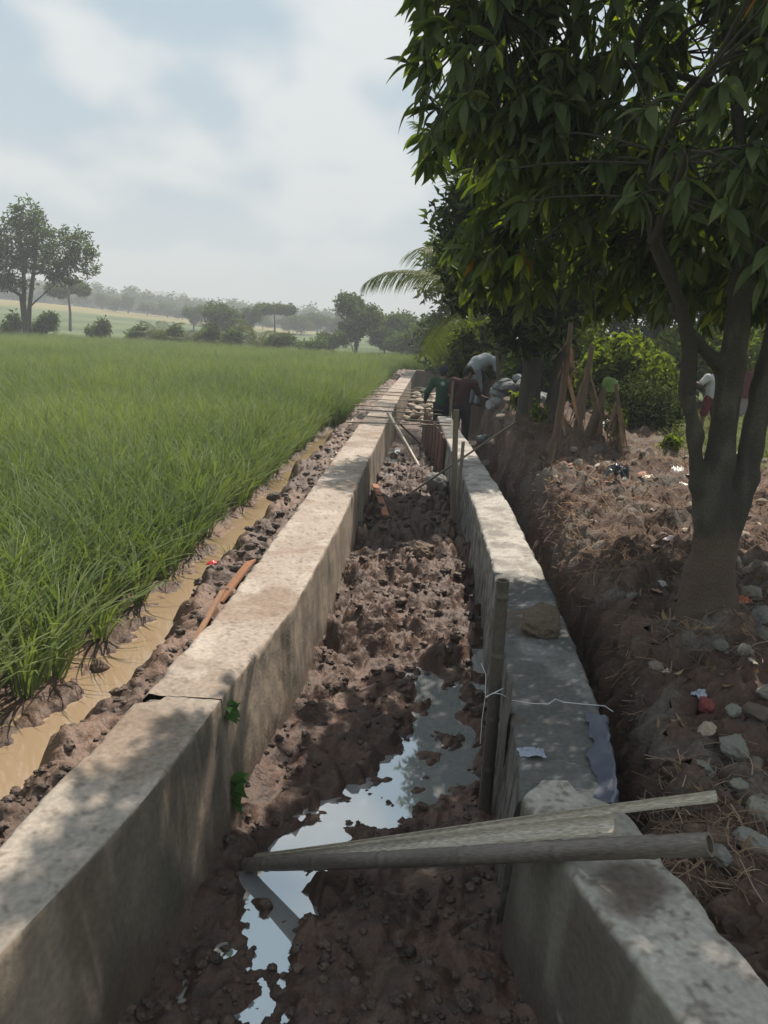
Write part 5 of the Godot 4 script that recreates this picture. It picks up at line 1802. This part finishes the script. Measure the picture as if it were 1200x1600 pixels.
	tree("leafy_tree", "tall tree with hanging foliage behind the yellow-green bush", "tree", f, [[curve(Vector3(0, -0.5, 0), Vector3(0.1, 1, 0), Vector3(0, 3, 0), 6), 0.16, 0.09]],
		[lobe.call(980, 360, 20, 110, 90, lf), lobe.call(1080, 340, 20, 110, 90, lf), lobe.call(930, 450, 20, 80, 50, lf), lobe.call(1050, 450, 20.5, 100, 50, lf), lobe.call(1160, 400, 21, 100, 90, lf), lobe.call(1040, 240, 21, 120, 60, lf), lobe.call(1180, 290, 21, 90, 60, lf)], 3200, 0.36, 0, G1, G2)
	f = at(970, 660, 12.8)
	f.y = bank_y(f.x, f.z)
	lf = f
	tree("bush", "sunlit yellow-green bush behind the withered banana stem", "bush", f, [[[Vector3(0, -0.1, 0), Vector3(0.05, 0.5, 0), Vector3(0, 1.0, 0)], 0.04, 0.02]], [lobe.call(975, 565, 12.8, 62, 40, lf), lobe.call(1020, 590, 13.2, 40, 40, lf), lobe.call(940, 590, 13, 40, 35, lf)], 620, 0.17, 1, Y1, Y2)
	f = at(1010, 672, 11.5)
	f.y = bank_y(f.x, f.z)
	lf = f
	tree("bush", "feathery dull green bush beside the grass where the child stands", "bush", f, [[[Vector3(0, -0.1, 0), Vector3(0.05, 0.3, 0), Vector3(0, 0.5, 0)], 0.03, 0.015]], [lobe.call(1010, 632, 11.5, 48, 34, lf), lobe.call(1045, 640, 11.7, 28, 24, lf), lobe.call(980, 620, 11.7, 30, 30, lf)], 620, 0.13, 2, Color(0.085, 0.11, 0.045), Color(0.14, 0.17, 0.065))
	for q in [[1110, 555, 17.0, 90, 50, "leafy bush with yellowing leaves behind the child"], [1230, 560, 18.0, 120, 70, "wide bush behind the low grey wall"], [880, 560, 15.0, 80, 70, "dense bush behind the dark thick-stemmed tree"], [745, 560, 17.5, 40, 55, "thin twiggy bush behind the bending man"]]:
		f = at(q[0], 640, q[2])
		f.y = land(f.x, f.z) + (0.9 if f.x < 9.0 else 0.0)
		tree("bush", q[5], "bush", f, [[[Vector3(0, -0.1, 0), Vector3(0.05, 0.6, 0), Vector3(0, 1.1, 0)], 0.05, 0.02]], [lobe.call(q[0], q[1], q[2], q[3], q[4], f), lobe.call(q[0] - q[3] * 0.5, q[1] + 25, q[2], q[3] * 0.6, q[4] * 0.7, f)], 700, 0.22, 1, Y1 if q[0] != 745 else G2, Y2 if q[0] != 880 else Y1)
	for i in 7:                                         # a belt of trees closes the view on the right
		var px: float = 735 + i * 90
		var dep := 30.0 + (i % 3) * 3.0
		f = at(px, 600, dep)
		f.y = 0.0
		tree("belt_tree", "tree in the dense belt behind the thicket", "tree", f, [[curve(Vector3(0, -0.9, 0), Vector3(0.1, 1.5, 0), Vector3(0, 4, 0), 6), 0.2, 0.1]],
			[lobe.call(px, 430, dep, 70, 80, f), lobe.call(px + 40, 350, dep, 70, 70, f), lobe.call(px - 20, 540, dep, 70, 55, f), lobe.call(px - 30, 330 if i > 0 else 430, dep, 50, 70, f)], 1000, 0.42, 0, G1, G2, "belt of trees behind the thicket")
	f = at(838, 640, 9.3)
	f.y = bank_y(f.x, f.z)
	for q in [[809, 628, 10.6, 13, 10, "small bright green weed on the spoil heap before the river stones"], [842, 645, 9.6, 10, 12, "small bright weed beside the first banana stem"], [960, 660, 9.6, 16, 26, "sunlit green weed between the leafy and the withered banana stems"], [1050, 690, 9.5, 16, 12, "low green weed on the open ground near the grass"]]:
		f = at(q[0], q[1] + q[4], q[2])
		f.y = bank_y(f.x, f.z) - 0.02
		tree("weed", q[5], "plant", f, [], [lobe.call(q[0], q[1], q[2], q[3], q[4], f)], 60, 0.085, 1, Y1, Y2)
	# dry brush on the heap
	var tw := Shape.new()
	tw.col = Color(0.17, 0.125, 0.095)
	var tc := at(836, 645, 9.6)
	tc.y = bank_y(tc.x, tc.z)
	for i in 90:
		var p0 := Vector3(rng.randfn() * 0.22, rng.randf() * 0.25, rng.randfn() * 0.22)
		var dd := rv() + Vector3(0, 0.4, 0)
		tw.tube(curve(p0, p0 + dd * 0.15 + rv() * 0.05, p0 + dd * 0.3, 4), taper(0.005, 0.002, 4), 4, false)
	var tb := piece("brushwood", tw.done(), M.dry)
	tb.position = tc
	tag(tb, "tangle of dry brushwood on the spoil heap beside the banana stems", "brushwood")

	# ---- left of the canal: far side of the rice ----
	var H1 := Color(0.085, 0.135, 0.045)
	var H2 := Color(0.17, 0.24, 0.075)
	f = at(44, 520, 46.0)
	f.y = land(f.x, f.z)
	var tr := []
	for q in [[[44, 530], [46, 480], [52, 430], [56, 390], [60, 340]], [[40, 530], [38, 480], [37, 430], [34, 390], [30, 350]], [[38, 500], [33, 462], [12, 448], [-20, 440]]]:
		var pts := []
		for w in q:
			pts.append(at(w[0], w[1], 46.0) - f)
		tr.append([pts, 0.15, 0.06])
	tree("field_tree", "tall spreading tree with forked trunk at the far edge of the rice", "tree", f, tr,
		[lobe.call(42, 338, 46, 28, 24, f), lobe.call(20, 372, 46, 34, 26, f), lobe.call(60, 372, 46, 32, 24, f), lobe.call(108, 382, 46, 36, 24, f), lobe.call(135, 405, 46, 20, 26, f), lobe.call(90, 412, 46, 45, 20, f), lobe.call(20, 405, 46, 40, 22, f), lobe.call(95, 436, 46, 24, 9, f), lobe.call(15, 442, 46, 32, 14, f), lobe.call(-40, 400, 46, 40, 50, f)], 1500, 0.36, 0, H1, H2)
	var far := [
		[108, 488, 440, 26, 75.0, 1, "small umbrella-shaped tree standing alone in the yellow field"],
		[302, 505, 474, 20, 100.0, 0, "round pale tree beside the yellow field"],
		[350, 530, 478, 38, 70.0, 0, "low dark rounded tree behind the palm shrubs"],
		[392, 520, 478, 18, 90.0, 0, "slender tree behind the low dark rounded tree"],
		[428, 525, 476, 26, 85.0, 1, "flat-topped feathery tree behind the palm shrubs"],
		[470, 525, 492, 24, 120.0, 0, "hazy tree in the far row"], [495, 528, 488, 22, 125.0, 0, "hazy tree in the far row"], [520, 530, 492, 20, 125.0, 0, "hazy tree in the far row"], [450, 520, 494, 20, 130.0, 0, "hazy tree in the far row"],
		[555, 556, 462, 42, 58.0, 0, "big round leafy tree at the far corner of the rice"],
		[520, 545, 515, 22, 56.0, 0, "low bush beside the big round tree"],
		[622, 558, 492, 36, 62.0, 0, "dense tree just past the big round tree"], [655, 562, 500, 40, 58.0, 0, "dark tree behind the canal bend"], [690, 565, 495, 40, 55.0, 0, "dark tree half behind the palm fronds"], [600, 556, 515, 30, 60.0, 0, "dark bush between the big round tree and the dense tree"], [640, 560, 525, 40, 56.0, 0, "dark shrub behind the canal bend"],
		[200, 497, 460, 12, 150.0, 0, "hazy tree at the foot of the hills"], [160, 492, 462, 18, 160.0, 0, "hazy tree at the foot of the hills"], [230, 500, 470, 18, 150.0, 0, "hazy tree at the foot of the hills"], [262, 502, 474, 20, 155.0, 0, "hazy tree at the foot of the hills"], [70, 482, 452, 22, 170.0, 0, "hazy tree at the foot of the hills"], [20, 480, 452, 26, 170.0, 0, "hazy tree at the foot of the hills"], [130, 488, 462, 16, 165.0, 0, "hazy tree at the foot of the hills"], [180, 494, 468, 16, 150.0, 0, "hazy tree at the foot of the hills"], [285, 503, 480, 14, 150.0, 0, "hazy tree at the foot of the hills"], [100, 486, 462, 14, 165.0, 0, "hazy tree at the foot of the hills"], [-20, 478, 448, 26, 165.0, 0, "hazy tree at the foot of the hills"], [45, 480, 458, 16, 168.0, 0, "hazy tree at the foot of the hills"], [330, 508, 486, 14, 140.0, 0, "hazy tree in the far row"], [375, 512, 492, 18, 145.0, 0, "hazy tree in the far row"], [410, 516, 494, 18, 140.0, 0, "hazy tree in the far row"]]
	for q in far:
		var dep: float = q[4]
		f = at(q[0], q[1], dep)
		f.y = land(f.x, f.z) - 0.1
		var topy: float = at(q[0], q[2], dep).y - f.y
		var r: float = q[3] * dep / FPX
		var lb := []
		if q[5] == 1:
			for i in 4:
				lb.append([Vector3((i - 1.5) * r * 0.5, topy * rng.randf_range(0.78, 0.9), rng.randfn() * r * 0.3), Vector3(r * 0.45, topy * 0.10, r * 0.45)])
		else:
			for i in 7:
				var v := rng.randf_range(0.32, 0.86)
				var k := sqrt(1.0 - pow((v - 0.5) / 0.55, 2) * 0.6)
				lb.append([Vector3(rng.randf_range(-0.55, 0.55) * r * k, topy * v, rng.randf_range(-0.5, 0.5) * r), Vector3(r * 0.5 * k, topy * 0.17, r * 0.5)])
		var gp := ""
		if q[6] == "hazy tree in the far row":
			gp = "hazy far row of trees"
		elif q[6] == "hazy tree at the foot of the hills":
			gp = "trees at the foot of the hills"
		tree("far_tree", q[6], "tree", f, [[[Vector3(0, -0.3, 0), Vector3(0.1, topy * 0.4, 0), Vector3(0, topy * 0.75, 0)], topy * 0.035, topy * 0.015]], lb, 420 if dep > 95.0 else 950, clampf(r * 0.24, 0.35, 0.9), 0, H1, H2, gp)
	# the unbroken wood along the foot of the hills
	var wx := []
	var wc := []
	for i in 5200:
		var az := rng.randf_range(-0.75, 0.12)
		var r := rng.randf_range(195.0, 225.0)
		var x := az * r
		var hgt := (2.5 + 4.5 * absf(na.get_noise_1d(az * 900.0)) + 3.0 * absf(nb.get_noise_1d(az * 2400.0))) * (0.75 + 0.25 * sstep(0.12, -0.1, az))
		wx.append(Transform3D(Basis(Vector3.UP, rng.randf() * TAU).scaled(Vector3.ONE * rng.randf_range(1.0, 2.0)), Vector3(x, land(x, -r) + hgt * pow(rng.randf(), 0.7), -r)))
		wc.append(H1.lerp(H2, rng.randf() * 0.7))
	tag(scatter("far_wood", spray_mesh(0), M.leaf, wx, wc), "hazy far-off wood along the foot of the hills", "wood")
	# shrubs and young palms along the levee
	var pf := frond_mesh(1.6, 0.5, 0.5, 26, 0.45)
	for q in [[255, 525, 40, "young palm shrub with arching fronds on the far levee"], [300, 528, 30, "young palm shrub with arching fronds on the far levee"], [235, 526, 26, "young palm shrub with arching fronds on the far levee"], [345, 532, 32, "young palm shrub with arching fronds on the far levee"], [403, 540, 46, "large young palm standing apart on the far levee"], [320, 530, 30, "young palm shrub with arching fronds on the far levee"]]:
		f = at(q[0], q[1], 47.0)
		f.y = land(f.x, f.z)
		var big: bool = q[0] == 403
		var t := thing("young_palm", q[3], "palm", f, "" if big else "young palms on the levee")
		for i in 11:
			var o := piece("frond", pf, M.leaf, t)
			var k: float = q[2] / 26.0 * 0.9
			o.basis = (Basis(Vector3.UP, i * TAU / 11.0 + rng.randf() * 0.4) * Basis(Vector3(0, 0, 1), rng.randf_range(0.2, 1.0))).scaled(Vector3.ONE * k)
			o.position = Vector3(0, 0.2, 0)
			piece("midrib", ribs[1.6], M.leaf, o)
	for q in [[20, 508, 14, 24], [65, 510, 18, 22], [155, 515, 18, 14], [75, 500, 12, 12], [215, 522, 14, 10], [270, 522, 16, 12], [330, 522, 14, 18], [365, 528, 16, 14], [440, 535, 22, 8], [488, 540, 22, 8]]:
		f = at(q[0], q[1] + q[3], 47.0)
		f.y = land(f.x, f.z)
		tree("levee_shrub", "green shrub on the levee at the far edge of the rice", "bush", f, [], [lobe.call(q[0], q[1] + q[3] * 0.3, 47.0, q[2], q[3] * 0.7, f), lobe.call(q[0] - q[2] * 0.6, q[1] + q[3] * 0.5, 47.4, q[2] * 0.6, q[3] * 0.5, f), lobe.call(q[0] + q[2] * rng.randf_range(0.1, 0.6), q[1] - q[3] * 0.3, 46.8, q[2] * 0.45, q[3] * 0.6, f)], 190, 0.34, 0, H1, H2, "shrubs along the far levee")

func sky_picture() -> PanoramaSkyMaterial:
	var w := 1024
	var h := 512
	var im := Image.create(w, h, false, Image.FORMAT_RGBF)
	var n := FastNoiseLite.new()
	n.seed = 21
	n.frequency = 0.75
	n.fractal_octaves = 5
	n.noise_type = FastNoiseLite.TYPE_SIMPLEX_SMOOTH
	for y in h:
		var el := PI * (0.5 - (y + 0.5) / h)
		for x in w:
			var c: Color
			if el < -0.02:
				c = Color(0.30, 0.30, 0.27)
			else:
				var az := TAU * (x + 0.5) / w
				var d := Vector3(sin(az) * cos(el), sin(el), cos(az) * cos(el))
				var q := d / (maxf(d.y, 0.0) + 0.32)
				var v := n.get_noise_3d(q.x * 2.7, q.z * 2.7, 1.7)
				var cover := sstep(-0.2, 0.26, v)
				c = Color(0.245, 0.32, 0.38).lerp(Color(0.435, 0.455, 0.465), cover)
				c = c.lerp(Color(0.365, 0.385, 0.395), exp(-maxf(el, 0.0) * 6.5) * 0.9)
			im.set_pixel(x, y, c)
	var m := PanoramaSkyMaterial.new()
	m.panorama = ImageTexture.create_from_image(im)
	return m

func _ready() -> void:
	# ---- camera, sky, sun, exposure ----
	var p := deg_to_rad(13.3)
	var r := deg_to_rad(2.5)
	var fw := Vector3(0, -sin(p), -cos(p))
	var rt := Vector3.RIGHT
	var u := rt.cross(fw)
	lens = Basis(rt * cos(r) + u * sin(r), -rt * sin(r) + u * cos(r), -fw)
	var cam := Camera3D.new()
	cam.name = "camera"
	add_child(cam)
	cam.transform = Transform3D(lens, eye)
	cam.fov = 67.03
	cam.near = 0.05
	cam.far = 5000.0
	cam.current = true
	var env := Environment.new()
	env.background_mode = Environment.BG_SKY
	env.sky = Sky.new()
	env.sky.sky_material = sky_picture()
	env.tonemap_mode = Environment.TONE_MAPPER_LINEAR
	env.tonemap_exposure = 1.85
	env.sdfgi_enabled = true
	env.ssao_enabled = true
	env.ssil_enabled = true
	env.fog_enabled = true
	env.fog_density = 0.003
	env.fog_light_color = Color(0.93, 0.96, 0.98)
	var we := WorldEnvironment.new()
	we.name = "environment"
	we.environment = env
	add_child(we)
	var sun := DirectionalLight3D.new()
	sun.name = "sun"
	sun.light_color = Color(1.0, 0.95, 0.885)
	sun.light_energy = 1.3
	sun.light_angular_distance = 0.7
	sun.shadow_enabled = true
	add_child(sun)
	sun.look_at_from_position(Vector3.ZERO, -Vector3(0.28, 1.0, -0.64), Vector3(0, 0, 1))
	# ---- noises and materials ----
	rng.seed = 4
	for n in [na, nb, nr]:
		n.noise_type = FastNoiseLite.TYPE_SIMPLEX_SMOOTH
		n.fractal_octaves = 3
	na.frequency = 0.05
	nb.frequency = 0.1
	nb.seed = 9
	nr.frequency = 0.15
	nr.fractal_type = FastNoiseLite.FRACTAL_RIDGED
	ns.noise_type = FastNoiseLite.TYPE_SIMPLEX_SMOOTH
	ns.fractal_type = FastNoiseLite.FRACTAL_NONE
	ns.frequency = 1.0
	nc.noise_type = FastNoiseLite.TYPE_CELLULAR
	nc.cellular_return_type = FastNoiseLite.RETURN_DISTANCE
	nc.fractal_type = FastNoiseLite.FRACTAL_NONE
	nc.frequency = 0.3
	set_materials()
	M.banana = leafy(lin(0.20, 0.30, 0.10), lin(0.8, 0.95, 0.2), 0.5)
	M.dry_brown = leafy(lin(0.19, 0.135, 0.095), lin(0.5, 0.4, 0.2), 0.9)
	M.weed = leafy(lin(0.06, 0.13, 0.03), lin(0.7, 0.9, 0.2), 0.5)
	# ---- the setting ----
	var t0 := Time.get_ticks_msec()
	make_land()
	make_bed()
	make_left()
	make_right()
	print("ground ", Time.get_ticks_msec() - t0)
	make_walls()
	print("walls ", Time.get_ticks_msec() - t0)
	make_rice()
	make_mango()
	print("mango ", Time.get_ticks_msec() - t0)
	make_palm()
	make_plants()
	print("plants ", Time.get_ticks_msec() - t0)
	# ---- things ----
	make_people()
	print("people ", Time.get_ticks_msec() - t0)
	make_poles()
	make_stones()
	litter()
	print("all ", Time.get_ticks_msec() - t0)
